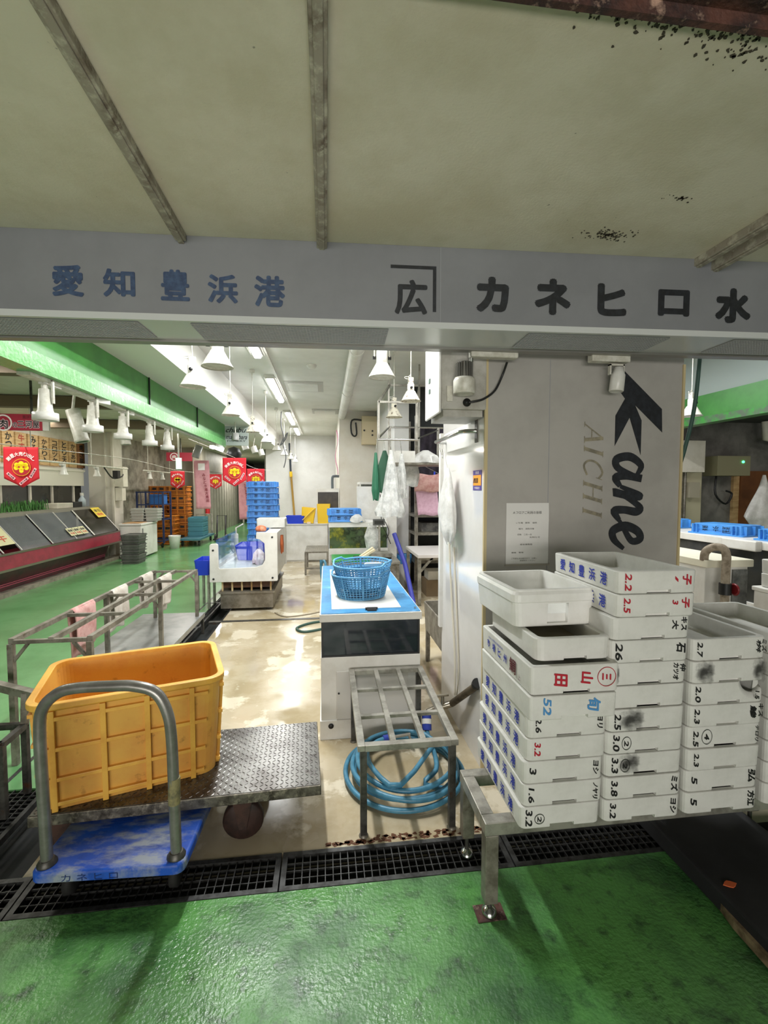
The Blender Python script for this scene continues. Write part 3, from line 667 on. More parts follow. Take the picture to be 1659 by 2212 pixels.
MB().box(x0 + .006, x1 - .004, y0 + .004, y1 - .008, .806, .810).build('blue_cover', mat('blue_cover_sheet', '#3b82b0', .5, var='#2f72a0', scale=9, var2='#6ea6d8', scale2=14, lo2=.6, hi2=.72), TK)
MB().box(x0 + .075, x1 - .115, y0 + .10, y1 - .25, .810, .8125).build('white_plate', white, TK)
MB().box(x0 + .30, x0 + .36, y0 + .03, y0 + .09, .8126, .822).tube([(x0 + .29, y0 + .06, .82), (x0 + .37, y0 + .065, .82)], .008).build('clip', black, TK)
MB().lathe([(.008, 0), (.008, .012)], 10, Matrix.Translation(V3((x1 - .03, y0 + .05, .81)))).build('bolt', chrome, TK)

def basket(z, tilt, label, cx, cy):
    t = thing('plastic_basket', label, 'basket', (cx, cy, z), group='blue baskets on the tank')
    T = WM[t.name] @ Matrix.Rotation(tilt, 4, 'X') @ Matrix.Rotation(-.03, 4, 'Y')
    rb_, rt_, H = .165, .205, .165
    g = MB(); n = 48
    for i in range(n):
        a = 2 * PI * i / n; c, s_ = math.cos(a), math.sin(a)
        g.tube([T @ V3((rb_ * c, rb_ * s_ * .92, .004)), T @ V3((rt_ * c, rt_ * s_ * .92, H))], .0036 if i % 6 else .0085, 4)
    for j in range(9):
        h = .018 + j * .0165; r = rb_ + (rt_ - rb_) * h / H
        g.tube([T @ V3((r * math.cos(2 * PI * i / 40), r * .92 * math.sin(2 * PI * i / 40), h)) for i in range(40)], .0036, 4, True)
    g.build('lattice_wall', blue_bk, t)
    g = MB()
    pts = []
    for i in range(64):
        a = 2 * PI * i / 64; d = abs(((a + PI / 2 + .5) % PI) - PI / 2)
        dip = .022 if d < .3 else (.022 * (1 - (d - .3) / .12) if d < .42 else 0)
        pts.append(T @ V3((rt_ * math.cos(a) * 1.02, rt_ * .94 * math.sin(a), H + .004 + dip * .9)))
    g.tube(pts, .0075, 8, True)
    g.tube([T @ V3((rt_ * math.cos(2 * PI * i / 48), rt_ * .92 * math.sin(2 * PI * i / 48), H - .014)) for i in range(48)], .004, 6, True)
    g.build('rim', blue_bk, t)
    g = MB().lathe([(rb_ + .004, 0), (rb_ + .004, .012), (rb_ - .008, .012), (rb_ - .008, .005), (0, .005)], 40, T @ Matrix.Scale(.92, 4, YP))
    g.build('bottom', blue_bk, t)
    return t
basket(.8135, 0, 'lower blue lattice basket standing on the tank top', .25, 3.33)
basket(.885, .06, 'upper blue lattice basket nested in the lower one', .262, 3.345)
tag(MB().prism(rrect(.13, .06, .022), 0, .012, Matrix.Translation(V3((.34, 3.40, 1.025))) @ Matrix.Rotation(-.5, 4, 'X')).build('white_sponge', foam_gloss, bevel=.003, origin=(.34, 3.42, 1.02)), 'white oblong card lying inside the upper blue basket', 'card')

GS = thing('grid_stand', 'low stainless stand with open grid top over the hose', 'stand', (.37, 2.45, 0))
zf, zb, yf, yb = .435, .462, 2.045, 2.843
def zz(y): return zf + (zb - zf) * (y - yf) / (yb - yf)
k = MB()
for x in (.15, .585): k.bar((x, yf - .015, zf - .015), (x, yb + .015, zb - .015), .034, .03)
for y in (yf, yb): k.bar((.167, y, zz(y) - .015), (.568, y, zz(y) - .015), .034, .03)
k.build('top_frame', steel, GS, bevel=.002)
for x in (.30, .44): MB().bar((x, yf + .017, zf - .012), (x, yb - .017, zb - .012), .026, .024).build('long_bar', steel, GS)
k = MB()
for y in (2.31, 2.60):
    MB().bar((.167, y, zz(y) - .016), (.568, y, zz(y) - .016), .026, .016).build('cross_bar', steel, GS)
k = None
for x, y in ((.16, yf), (.575, yf), (.16, yb), (.575, yb)):
    lg = MB().bar((x, y, .012), (x, y, zz(y) - .03), .03, up=(0, 1, 0)).build('leg', steel_dark, GS)
    MB().lathe([(.022, 0), (.022, .006), (.012, .014)], 14, Matrix.Translation(V3((x, y, .0)))).build('foot', steel_dull, lg)

ho = thing('hose', 'blue rubber hose lying coiled under the grid stand', 'hose', (.42, 2.47, 0))
pts = []; nl = 5
for i in range(nl * 26):
    a = 2 * PI * i / 26 + .9; l = i / (nl * 26)
    rx = .318 - .02 * math.sin(l * 16) - .05 * l; ry = .33 - .022 * math.cos(l * 13) - .045 * l
    pts.append(V3((.425 + rx * math.cos(a) + .012 * math.sin(l * 21), 2.46 + ry * math.sin(a) + .025 * l, .014 + .02 * (i // 26) * .9 + .006 * math.sin(a * 2 + l * 9))))
pts = [V3((.62, 2.79, .07)), V3((.615, 2.68, .06)), V3((.605, 2.50, .075)), V3((.58, 2.38, .07))] + [V3((.50, 2.30, .05))] + pts[20:]
a = pts[-1]
pts += [V3((.36, 2.22, .11)), V3((.24, 2.36, .11)), V3((.22, 2.55, .10)), V3((.285, 2.66, .09)), V3((.335, 2.69, .09))]
MB().tube(pts, .0135, 10, sub=3).build('hose_tube', hose_bl, ho)
MB().tube([(.33, 2.688, .09), (.375, 2.70, .09)], .021, 12).build('coupling', mat('hose_coupling_blue', '#2c3f9c', .4), ho)
MB().tube([(.375, 2.70, .09), (.40, 2.705, .09)], .019, 12).build('collar', white, ho)
MB().tube([(.40, 2.705, .09), (.50, 2.72, .092)], .009, 10).tube([(.49, 2.718, .092), (.50, 2.70, .07)], .008, 8).build('nozzle', steel, ho)

# ================================================================== foam box stand
ST = thing('box_stand', 'low stainless stand with bolted feet carrying the foam box stacks', 'stand', (1.25, 1.75, 0))
k = MB().bar((.57, 1.60, .345), (2.0, 1.60, .345), .05).bar((.57, 1.88, .345), (2.0, 1.88, .345), .05).bar((.595, 1.625, .345), (.595, 1.855, .345), .05).bar((1.975, 1.625, .345), (1.975, 1.855, .345), .05)
k.build('top_frame', steel, ST, bevel=.003)
for x, y in ((.598, 1.60), (.598, 1.88), (1.975, 1.60), (1.975, 1.88)):
    lg = MB().bar((x, y, .09 if y > 1.7 else .055), (x, y, .32), .05, up=(0, 1, 0)).build('leg', steel_dull, ST, bevel=.003)
    yy = y if y < 1.7 else y
    MB().tube([(x, y, .02), (x, y, .10)], .009, 10).build('bolt', steel_dark, lg)
    MB().lathe([(.03, .004), (.03, .010), (.022, .022), (.010, .03)], 18, Matrix.Translation(V3((x, y, 0)))).build('foot', chrome, lg)
tag(MB().box(.545, .655, 1.565, 1.635, .0005, .004).build('foot_plate', rusty, origin=(.6, 1.6, 0)), 'rusted steel plate under the front foot of the box stand', 'plate')
tag(MB().box(1.46, 1.93, .62, 1.99, .004, .085).build('rubber_mat', mat('black_rubber', '#1b1b1d', .75, var='#232326', scale=6), bevel=.01, origin=(1.7, 1.1, 0)), 'thick black rubber slab on the floor under the foam boxes', 'mat')
fr = MB()
for i in range(2):
    z = .03 + .05 * i
    fr.prism([(1.44 + .02 * i, .62), (1.462, .62), (1.462, 1.50 - .25 * i), (1.446 + .012 * i, 1.42 - .25 * i), (1.438 + .02 * i, 1.2)], z - .02, z + .012)
tag(fr.build('frayed_edge', mat('frayed_cardboard', '#8a7a5c', .8, var='#5a4a34', scale=20), origin=(1.45, 1, .02)), 'frayed tan cardboard strip along the black rubber slab', 'strip')
tag(MB().prism([(1.52 + .022 * math.cos(i * PI / 4) * (1.3 if i % 4 == 0 else .8), 1.515 + .016 * math.sin(i * PI / 4)) for i in range(8)], .0865, .089).build('orange_scrap', mat('orange_scrap', '#e06a38', .6), origin=(1.52, 1.515, .086)), 'tiny orange scrap lying on the black rubber slab', 'scrap')

# ================================================================== styrofoam boxes
def bake(o):
    bpy.context.view_layer.update()
    me = bpy.data.meshes.new_from_object(o.evaluated_get(bpy.context.evaluated_depsgraph_get()))
    o.modifiers.clear(); o.data = me
def foam_mesh(W, L, H, r, t, notch=True, m=foam, lip=0.):
    """tray: local origin at the middle of the front bottom edge, y runs back"""
    T = Matrix.Translation(V3((0, L / 2, 0)))
    b = MB()
    rings = [(rrect(W - .012, L - .012, r), 0), (rrect(W - .004, L - .004, r), .004), (rrect(W, L, r), H - .003), (rrect(W - .005, L - .005, r), H)]
    if lip: rings = [(rrect(W - .03, L - .03, r), 0), (rrect(W - .02, L - .02, r), .004), (rrect(W - .008, L - .008, r), H * .66), (rrect(W, L, r), H * .68), (rrect(W, L, r), H - .018), (rrect(W - .012, L - .012, r), H - .008), (rrect(W - .014, L - .014, r), H - .007), (rrect(W - .014, L - .014, r), H)]
    rings += [(rrect(W - 2 * t, L - 2 * t, r * .7), H), (rrect(W - 2 * t - .008, L - 2 * t - .008, r * .7), .045 if H > .09 else .018)]
    loft(b, rings, T)
    o = b.build('foam_box', m, bevel=0)
    cs = []
    if notch:
        c = MB().box(-W * .13, W * .17, -.01, .02, -.01, .014).box(-W * .13, W * .17, L - .02, L + .01, -.01, .014).build('cutter', m); cs.append(c)
    if lip:
        c = MB().box(-.03, .055, -.01, .028, .012, H * .62).build('cutter', m); cs.append(c)
    for c in cs:
        q = o.modifiers.new('cut', 'BOOLEAN'); q.operation = 'DIFFERENCE'; q.object = c; q.solver = 'EXACT'
    if cs: bake(o)
    for c in cs: bpy.data.objects.remove(c)
    q = o.modifiers.new('bevel', 'BEVEL'); q.width = .003; q.segments = 2; q.limit_method = 'ANGLE'; q.angle_limit = .6
    bake(o)
    for p in o.data.polygons: p.use_smooth = False
    return o
BW, BL, BH = .309, .49, .0835
proto = foam_mesh(BW, BL, BH, .022, .02)
pm = MB()
for i, ch in enumerate('愛知豊浜港'):
    write(pm, ch, (-BW / 2 + .001, .40 - i * .078, .043), YN, ZP, .044, .048, bold=.018, lift=.0022)
pl_mesh = None
def lettering(parent, mb, m, name='handwriting'):
    return mb.build(name, m, parent, local=True)
def hand(mb, body, x, z, w, h, bold=.035):
    """marker writing turned a quarter turn clockwise on the front face: w runs down, h runs across"""
    return write(mb, body, (x, .0005, z), ZN, XP, w, h, bold=bold, shear=.15, lift=.0022)
used = False
def foam_box(x, y, z, label, front=(), blue=True, rz=0., proto_=None, smudge=(), cat='foam box', grp='styrofoam fish boxes on the stand', w=BW):
    global used
    p = proto_ or proto
    o = p.copy(); COL.objects.link(o); o.location = (x, y, z); o.rotation_euler = (0, 0, rz)
    WM[o.name] = Matrix.Translation(V3((x, y, z))) @ Matrix.Rotation(rz, 4, 'Z')
    tag(o, label, cat, grp)
    if blue: 
        global pl_mesh
        if pl_mesh is None: pl_mesh = lettering(o, pm, ink_blue, 'printed_lettering')
        else:
            c = pl_mesh.copy(); COL.objects.link(c); c.parent = o
    by = {}
    for it in front: by.setdefault(it[0].name, (it[0], []))[1].append(it[1:])
    for m, items in by.values():
        mb = MB()
        for it in items:
            if it[0] == 'ring': ring(mb, frame_T((it[1], 0, it[2]), XP, ZP), it[3], .0022, 26, sx=it[4] if len(it) > 4 else 1., lift=.0022)
            else: hand(mb, *it)
        lettering(o, mb, m)
    for sx, sz, sw, sh in smudge:
        q = MB().add([(sx - sw / 2, -.0016, sz - sh / 2), (sx + sw / 2, -.0016, sz - sh / 2), (sx + sw / 2, -.0016, sz + sh / 2), (sx - sw / 2, -.0016, sz + sh / 2)], [(0, 1, 2, 3)])
        lettering(o, q, smear('grime_smear', '#2e2d2a', .8), 'grime_smear')
    return o
K, R_, B_ = ink_black, ink_red, ink_lblue
YF = 1.524
# first stack
X1 = .835
S1 = [
 ('lowest box of the stack nearest the stand corner, marked 3.2 and a circled 2', [(K, '3.2', -.122, .045, .062, .026), (K, '2', -.082, .038, .022, .016), (K, 'ring', -.082, .038, .018)], 0),
 ('second box up beside the stand corner, marked 1.6', [(K, '1.6', -.122, .045, .056, .022), (K, 'ノヤリ', .122, .043, .062, .02)], .004),
 ('third box up beside the stand corner, marked with a black 3', [(K, '3', -.118, .05, .026, .026), (K, 'ヨシ', .122, .048, .052, .022)], 0),
 ('fourth box up beside the stand corner, red 3.2 on its end', [(R_, '3.2', -.112, .046, .05, .024)], .006),
 ('fifth box up beside the stand corner, shaded by the overhanging box above', [(K, '2.6', -.112, .05, .054, .022), (K, 'ヨリ', .122, .05, .05, .022)], .004)]
for i, (lb, fr_, dx) in enumerate(S1): foam_box(X1 + dx + .004 * i, YF, .372 + i * BH, lb, fr_)
p6 = foam_mesh(.326, .50, .088, .012, .02)
foam_box(.853, 1.485, .372 + 5 * BH + .001, 'overhanging foam box with light blue scribbles', [(B_, '52', -.098, .052, .062, .03), (B_, '旬', .075, .05, .05, .05)], False, proto_=p6)
p7 = foam_mesh(.331, .50, .102, .014, .02)
o = foam_box(.86, 1.49, .372 + 5 * BH + .09, 'foam box with large red characters on its end', [(R_, '田', -.055, .052, .05, .05), (R_, '山', .042, .056, .046, .046), (R_, '三', .116, .056, .026, .034), (R_, 'ring', .116, .056, .034)], False, proto_=p7)
q = MB()
for i, ch in enumerate('市場ヒ州'): write(q, ch, (-.1655, .41 - i * .062, .05), YN, ZP, .03, .034, bold=.02, lift=.0022)
write(q, 'みなと鮮魚市場御用達', (-.1655, .33, .078), YN, ZP, .16, .01, lift=.0022)
lettering(o, q, ink_blue, 'printed_lettering')
q = write(MB(), '鯛', (-.1655, .15, .05), YN, ZP, .06, .055, bold=.018, lift=.0022); write(q, '上', (-.1655, .09, .03), YN, ZP, .02, .02, lift=.0022); lettering(o, q, mat('dark_red_ink', '#5a1520', .6), 'printed_character')
p8 = foam_mesh(.29, .46, .082, .03, .024, m=foam)
z8 = .372 + 5 * BH + .193
o8 = foam_box(.877, 1.53, z8, 'open foam box with yellowed inside below the glossy top box', (), False, proto_=p8)
MB().box(-.118, .118, .03, .43, .0185, .021).build('stained_bottom', foam_in, o8, local=True)
p9 = foam_mesh(.345, .42, .145, .03, .024, notch=False, m=foam_gloss, lip=.01)
foam_box(.872, 1.66, z8 + .083, 'deep glossy white foam box with rounded corners on top of its stack', (), False, rz=math.radians(1.5), proto_=p9)
# second stack
X2 = 1.153
S2 = [
 ('lowest box of the tallest foam stack, marked 3.2', [(K, '3.2', -.118, .045, .058, .024), (K, 'ヨシ', .122, .046, .058, .024)], ()),
 ('second box of the tallest foam stack, marked 3.8', [(K, '3.8', -.118, .045, .06, .026), (K, 'ミズ', .122, .046, .06, .028)], ()),
 ('third box of the tallest foam stack, marked 3.3 with grime', [(K, '3.3', -.118, .045, .06, .026), (K, '2', -.078, .042, .022, .018), (K, 'ring', -.078, .042, .024, .75)], ((-.06, .05, .13, .09),)),
 ('fourth box of the tallest foam stack, marked 3.0', [(K, '3.0', -.118, .045, .062, .026), (K, '2', -.078, .042, .022, .018), (K, 'ring', -.078, .042, .024, .75)], ()),
 ('fifth box of the tallest foam stack, darkly smudged', [(K, '2.5', -.118, .04, .06, .026)], ((-.06, .045, .15, .1),)),
 ('sixth box of the tallest foam stack, plain end', (), ()),
 ('seventh box of the tallest foam stack, two columns of black kana', [(K, '仲', .135, .058, .03, .024), (K, 'カツオ', .108, .045, .066, .022)], ((-.13, .045, .05, .08),)),
 ('eighth box of the tallest foam stack, marked 26', [(K, '26', -.125, .045, .064, .028), (K, '石', .118, .05, .04, .036)], ()),
 ('ninth box of the tallest foam stack, kana at one end only', [(K, 'キス', .125, .055, .05, .024), (K, '大', .09, .052, .036, .026)], ()),
 ('second box from the top of the tallest foam stack, red marks', [(R_, '2.5', -.115, .045, .056, .026), (R_, '子', .11, .05, .04, .03), (R_, '3', .07, .052, .018, .022)], ()),
 ('topmost box of the tallest foam stack, open, red marks', [(R_, '2.2', -.115, .045, .064, .026), (R_, '子', .11, .05, .04, .034), (R_, '1', .07, .052, .022, .012)], ())]
for i, (lb, fr_, sm_) in enumerate(S2):
    foam_box(X2 + .002 * i + (.008 if i > 8 else 0), YF - (.012 if i > 8 else 0) + random.uniform(-.004, .004), .372 + i * (BH + .0012), lb, fr_, i > 8, smudge=sm_, rz=math.radians(-1.2 if i > 8 else random.uniform(-.5, .5)))
# third stack
X3 = 1.478
S3 = [
 ('lowest box of the foam stack with the bitten box, marked 5', [(K, '5', -.118, .05, .03, .026), (K, '方江', .122, .046, .062, .03)], ()),
 ('second box of the stack with the bitten box', [(K, '5', -.118, .048, .03, .024), (K, '弘', .122, .05, .05, .03)], ()),
 ('third box of the stack with the bitten box, marked 2.3', [(K, '2.3', -.118, .045, .052, .02)], ()),
 ('fourth box of the stack with the bitten box, struck 2.5 and circled 4', [(K, '2.5', -.12, .04, .062, .022), (K, '4', -.075, .045, .024, .02), (K, 'ring', -.075, .045, .028, .75), (K, 'テロリ', .135, .045, .062, .014)], ()),
 ('fifth box of the stack with the bitten box, fish name in kana', [(K, '2.3', -.125, .045, .058, .022), (K, 'キス', .14, .055, .05, .02), (K, '鯵', .108, .05, .05, .028)], ()),
 ('foam box with a crescent bite broken out of its front rim', [(K, '2.0', -.125, .045, .062, .022), (K, '1.5', .12, .03, .034, .018)], ()),
 ('smudged foam box above the bitten one', (), ((-.10, .045, .12, .1), (.125, .045, .09, .11))),
 ('topmost open box of the stack with the bitten box', [(K, '2.7', -.125, .045, .058, .022), (K, 'ミズ', .142, .05, .05, .02), (K, '桝', .118, .048, .05, .02)], ())]
pb = proto.copy(); pb.data = proto.data.copy(); COL.objects.link(pb)
c = MB().lathe([(.050, -.03), (.056, -.014), (.080, .002), (.080, .05)], 28, frame_T((.115, 0, .088), XP, ZP)).build('cutter', foam)
q = pb.modifiers.new('cut', 'BOOLEAN'); q.operation = 'DIFFERENCE'; q.object = c; q.solver = 'EXACT'; bake(pb); bpy.data.objects.remove(c)
for i, (lb, fr_, sm_) in enumerate(S3):
    foam_box(X3 + .002 * i, YF + random.uniform(-.004, .004), .372 + i * BH, lb, fr_, False, smudge=sm_, proto_=pb if i == 5 else None)
# fourth stack, cut by the picture edge
for i, t_ in enumerate(('6', 'リヤ', '2.2', '1.8', '2.0', '5', '3', '2.7')):
    foam_box(1.825 + .003 * i, YF + .01, .372 + i * BH, ['lowest', 'second', 'third', 'fourth', 'fifth', 'sixth', 'seventh', 'topmost open'][i] + ' box of the foam stack at the outer end of the stand', [(K, t_, -.12, .045, .05 if len(t_) > 1 else .026, .022)], False)
for p in (proto, pb, p6, p7, p8, p9): bpy.data.objects.remove(p)
# ================================================================== stall interior: pendant lamps
def pendant(name, label, x, y, z, rod_top, m, group, rust=False):
    t = thing(name, label, 'lamp', (x, y, z), group=group)
    T = WM[t.name]
    sh = [(.1, 0), (.096, .002), (.044, .098), (.034, .105), (.034, .17), (.0, .172)]
    MB().lathe([(.088, .012)] + [(.104, 0)] + sh[1:], 26, T).build('shade', m, t)
    MB().lathe([(0, .018), (.06, .014), (.086, .02)], 24, T).build('bulb', mat('lamp_glass', '#8f8c80', .25), t)
    MB().box(-.026, .026, -.02, .02, .15, .235, T).build('bracket', m, t, bevel=.004)
    MB().lathe([(.013, 0), (.013, .02), (0, .022)], 12, T @ frame_T((.0, -.034, .13), XP, ZP)).build('knob', black, t)
    MB().tube([T @ V3((.0, 0, .23)), T @ V3((0, 0, rod_top - z))], .005, 6).build('rod', offw, t)
    MB().tube([T @ V3((-.02, 0, .22)), T @ V3((-.055, 0, .225)), T @ V3((-.06, 0, .24)), T @ V3((-.02, 0, .245)), T @ V3((0, 0, .27))], .0035, 5, sub=3).build('wire_loop', offw, t)
    MB().lathe([(.035, -.045), (.035, 0)], 14, T @ Matrix.Translation(V3((0, 0, rod_top - z)))).build('ceiling_rose', white, t)
    return t
G1 = 'white cone lamps over the display case side'
p0 = pendant('pendant_lamp', 'white cone lamp on a rod, first of the long row beside the ceiling drop', -1.05, 3.89, 2.40, 3.295, offw, G1)
names = ['second', 'third', 'fourth', 'fifth', 'sixth', 'seventh', 'eighth']
for i, y in enumerate((5.36, 6.94, 8.43, 10.2, 11.7, 13.3, 14.8)):
    if i == 1:
        pendant('pendant_lamp', 'rusty cone lamp, third of the long row beside the ceiling drop', -1.05, y, 2.40, 3.295, rustw, G1)
    else: dup(p0, (-1.05 + (0 if i < 4 else .03 * (i - 3)), y, 2.40), .3 * i, 'white cone lamp on a rod, %s of the long row beside the ceiling drop' % names[i])
G2 = 'rusty cone lamps over the tank'
pr_ = pendant('pendant_lamp', 'bigger rust rimmed cone lamp above the blue topped tank', .85, 4.65, 2.47, 3.295, rustw, G2)
dup(pr_, (.82, 5.6, 2.45), .2, 'farther rust rimmed cone lamp beside the hanging steel frame')
def yoke_lamp(x, y, z, label):
    t = thing('yoke_lamp', label, 'lamp', (x, y, z), group='wide cone lamps in yokes'); T = WM[t.name]
    MB().lathe([(.088, .012), (.102, 0), (.10, .004), (.046, .10), (.042, .11), (.042, .21), (.0, .215)], 28, T).build('shade', offw, t)
    MB().lathe([(0, .02), (.06, .014), (.086, .02)], 24, T).build('bulb', mat('lamp_glass', '#8f8c80'), t)
    for s_ in (-1, 1):
        MB().lathe([(.013, -.012), (.013, .012)], 12, T @ frame_T((s_ * .058, 0, .145), YP, ZP)).build('knob', black, t)
        MB().box(s_ * .056 - .003, s_ * .056 + .003, -.012, .012, .15, .34, T).build('yoke_arm', offw, t)
    MB().box(-.059, .059, -.012, .012, .335, .345, T).tube([T @ V3((0, 0, .34)), T @ V3((0, 0, 3.295 - z))], .01).build('hanger', offw, t)
yoke_lamp(-.705, 3.2, 2.39, 'wide grey white cone lamp in a yoke close behind the fascia')
yoke_lamp(.42, 3.5, 2.425, 'wide white cone lamp in a yoke above the tank top')
# fluorescent row, ac vents, detector, duct
fl0 = None
for i, (y0, y1) in enumerate(((5.30, 6.05), (7.3, 9.1), (10.5, 12.3), (13.2, 14.6))):
    t = thing('ceiling_light', ['short lit fluorescent fixture, first of the ceiling row', 'long lit fluorescent fixture, second of the ceiling row', 'third lit fluorescent fixture of the ceiling row', 'last lit fluorescent fixture before the back wall'][i], 'ceiling light', (-.84, (y0 + y1) / 2, 3.25), group='fluorescent fixtures on the stall ceiling')
    MB().box(-.93, -.75, y0 - .05, y1 + .05, 3.265, 3.299).box(-.90, -.78, y0 - .04, y1 + .04, 3.25, 3.265).build('housing', white, t)
    MB().box(-.885, -.795, y0, y1, 3.215, 3.25).build('diffuser', lamp_on, t, bevel=.02)
tag(MB().box(-.76, -.72, 4.6, 15, 3.27, 3.299).build('cable_trunking', white, origin=(-.74, 9, 3.28)), 'white cable trunking along the fluorescent row on the ceiling', 'trunking')
for i, (x0, x1, y0, y1) in enumerate(((-.66, -.04, 7.6, 8.35), (-.30, .3, 10.2, 10.8))):
    t = thing('ceiling_vent', ['square air vent in the ceiling beside the second light', 'farther air vent in the ceiling by the mid wall'][i], 'vent', ((x0 + x1) / 2, (y0 + y1) / 2, 3.28), group='ceiling air vents')
    MB().box(x0, x1, y0, y1, 3.285, 3.299).build('frame', mat('vent_grey', '#b9b7b2', .5), t); MB().box(x0 + .05, x1 - .09, y0 + .1, y1 - .1, 3.27, 3.285).build('panel', white_ceil, t)
for i, (x, y, r) in enumerate(((-.19, 6.6, .07), (.42, 8.6, .07))):
    tag(MB().lathe([(0, -.05), (r * .7, -.045), (r, -.015), (r, 0)], 20, Matrix.Translation(V3((x, y, 3.299)))).build('smoke_detector', white, origin=(x, y, 3.27)), ['round white smoke detector before the air vent', 'small smoke detector beside the ceiling duct'][i], 'detector', 'ceiling smoke detectors')
tag(MB().tube([(.36, 4.2, 3.2), (.36, 7.3, 3.2), (.36, 10.49, 3.2)], .085, 18).tube([(.36, 5.4, 3.2), (.36, 5.48, 3.2)], .092, 18).tube([(.36, 7.8, 3.2), (.36, 7.88, 3.2)], .092, 18).build('ceiling_duct', white, origin=(.36, 7, 3.2)), 'white lagged round duct running along the stall ceiling', 'duct')

# display case
DC = thing('display_case', 'white refrigerated display case with curved glass standing on a steel base', 'display case', (-1.05, 6.8, 0))
YD, YE = 6.1, 7.5
PT = frame_T((0, YD, 0), XP, ZP)         # local z = -y
prof = [(-1.49, .385), (-.645, .385), (-.635, .40), (-.635, 1.015), (-.65, 1.025), (-.90, 1.025), (-.905, .94), (-.86, .93), (-.80, .88), (-.795, .66), (-.83, .60), (-.90, .575), (-1.36, .56), (-1.375, .58), (-1.38, .87), (-1.40, .885), (-1.47, .88), (-1.485, .86)]
MB().prism(prof, -.04, 0, PT).build('side_panel', white, DC, bevel=.006)
MB().prism(prof, -(YE - YD), -(YE - YD) + .04, PT).build('side_panel', white, DC, bevel=.006)
MB().box(-1.46, -.66, YD + .04, YE - .04, .40, .55).box(-.80, -.64, YD + .04, YE - .04, .55, 1.015).box(-1.48, -1.40, YD + .04, YE - .04, .40, .60).build('body', white, DC)
MB().box(-1.415, -1.405, YD + .03, YE - .03, .60, .93).build('front_glass', glass_m, DC)
MB().box(-1.37, -.81, YD + .012, YD + .02, .565, .95).build('end_glass', glass_m, DC)
MB().tube([(-1.41, YE - .02, .60), (-1.41, YE - .02, .97), (-1.30, YE - .02, 1.03)], .012, 8).build('glass_post', white, DC)
for x, z in ((-1.44, .80), (-1.44, .43), (-.70, .96), (-.70, .43)): MB().lathe([(.013, 0), (.013, .008), (0, .01)], 14, frame_T((x, YD, z), XP, ZP)).build('bolt', black, DC)
MB().box(-1.34, -.72, YD + .06, YE - .1, .30, .384).build('rusty_grille', mat('rusty_grille_brown', '#5a3a22', .7, var='#2c2018', scale=6), DC)
for i in range(6): MB().box(-1.35 + i * .122, -1.33 + i * .122, YD + .035, YD + .06, .26, .384).build('grille_post', mat('aged_cream', '#c9b68c', .6, var='#8a6a3c', scale=10), DC)
MB().box(-1.38, -.68, YD - .01, YE - .05, .235, .262).box(-1.36, -.70, YD + .01, YE - .08, .04, .235).build('steel_base', mat('base_steel', '#8b857a', .4, .6, var='#6e675a', scale=8), DC)
for x in (-1.3, -.76): MB().box(x - .03, x + .03, YD + .1, YD + .16, 0, .04).build('foot', steel_dark, DC)
MB().box(-1.34, -.85, YD + .1, YE - .2, .55, .556).build('cutting_liner', white, DC)
tag(bag('wrapped_bundle', 'pink and white plastic bundle lying in the display case', 'bundle', -.93, 6.5, .76, .558, [(0, .02, .02, 0), (.3, .10, .07, 0), (.7, .11, .08, 0), (1, .10, .07, 0)], mat('pinkish_plastic', '#dcbcc8', .4, var='#f0e6ea', scale=10), seed=3))
fb = foam_mesh(.40, .30, .13, .02, .022, notch=False)
fb.location = (-.79, 6.75, 1.027); WM[fb.name] = Matrix.Translation(fb.location); tag(fb, 'single white foam box standing on top of the display case', 'foam box')
tag(MB().lathe([(.0, 0), (.06, .0), (.075, .03), (.06, .06), (.03, .075), (0, .078)], 14, Matrix.Translation(V3((-.86, 6.25, 1.026)))).build('orange_rag', mat('orange_rag', '#c8663a', .7, var='#e0a080', scale=20), origin=(-.86, 6.25, 1.026)), 'crumpled orange rag on the display case top', 'rag')
bag('rubber_glove', 'orange rubber gloves hanging at the display case side', 'gloves', -.60, 6.35, .96, .72, [(0, .05, .02, 0), (.5, .07, .025, 0), (1, .05, .02, .02)], mat('orange_rubber', '#a8562c', .5), seed=8)
bb = thing('blue_bin', 'deep blue plastic tub on a stand behind the display case post', 'bin', (-1.66, 6.4, .45))
tub(MB(), Matrix.Translation(V3((-1.62, 6.45, .45))), .17, .36, .20, .42, .2, .008, .03).build('tub', blue_dk, bb)
for x, y in ((-1.55, 6.3), (-1.55, 6.6), (-1.69, 6.3), (-1.69, 6.6)): MB().bar((x, y, 0), (x, y, .45), .03, up=(0, 1, 0)).build('leg', steel, bb)
bl2 = thing('blue_bin', 'rounded deep blue tub lying inside the display case', 'bin', (-1.08, 7.0, .558))
tub(MB(), Matrix.Translation(V3((-1.08, 7.05, .558))), .40, .5, .46, .6, .21, .01, .08, n=5).build('tub', blue_dk, bl2)

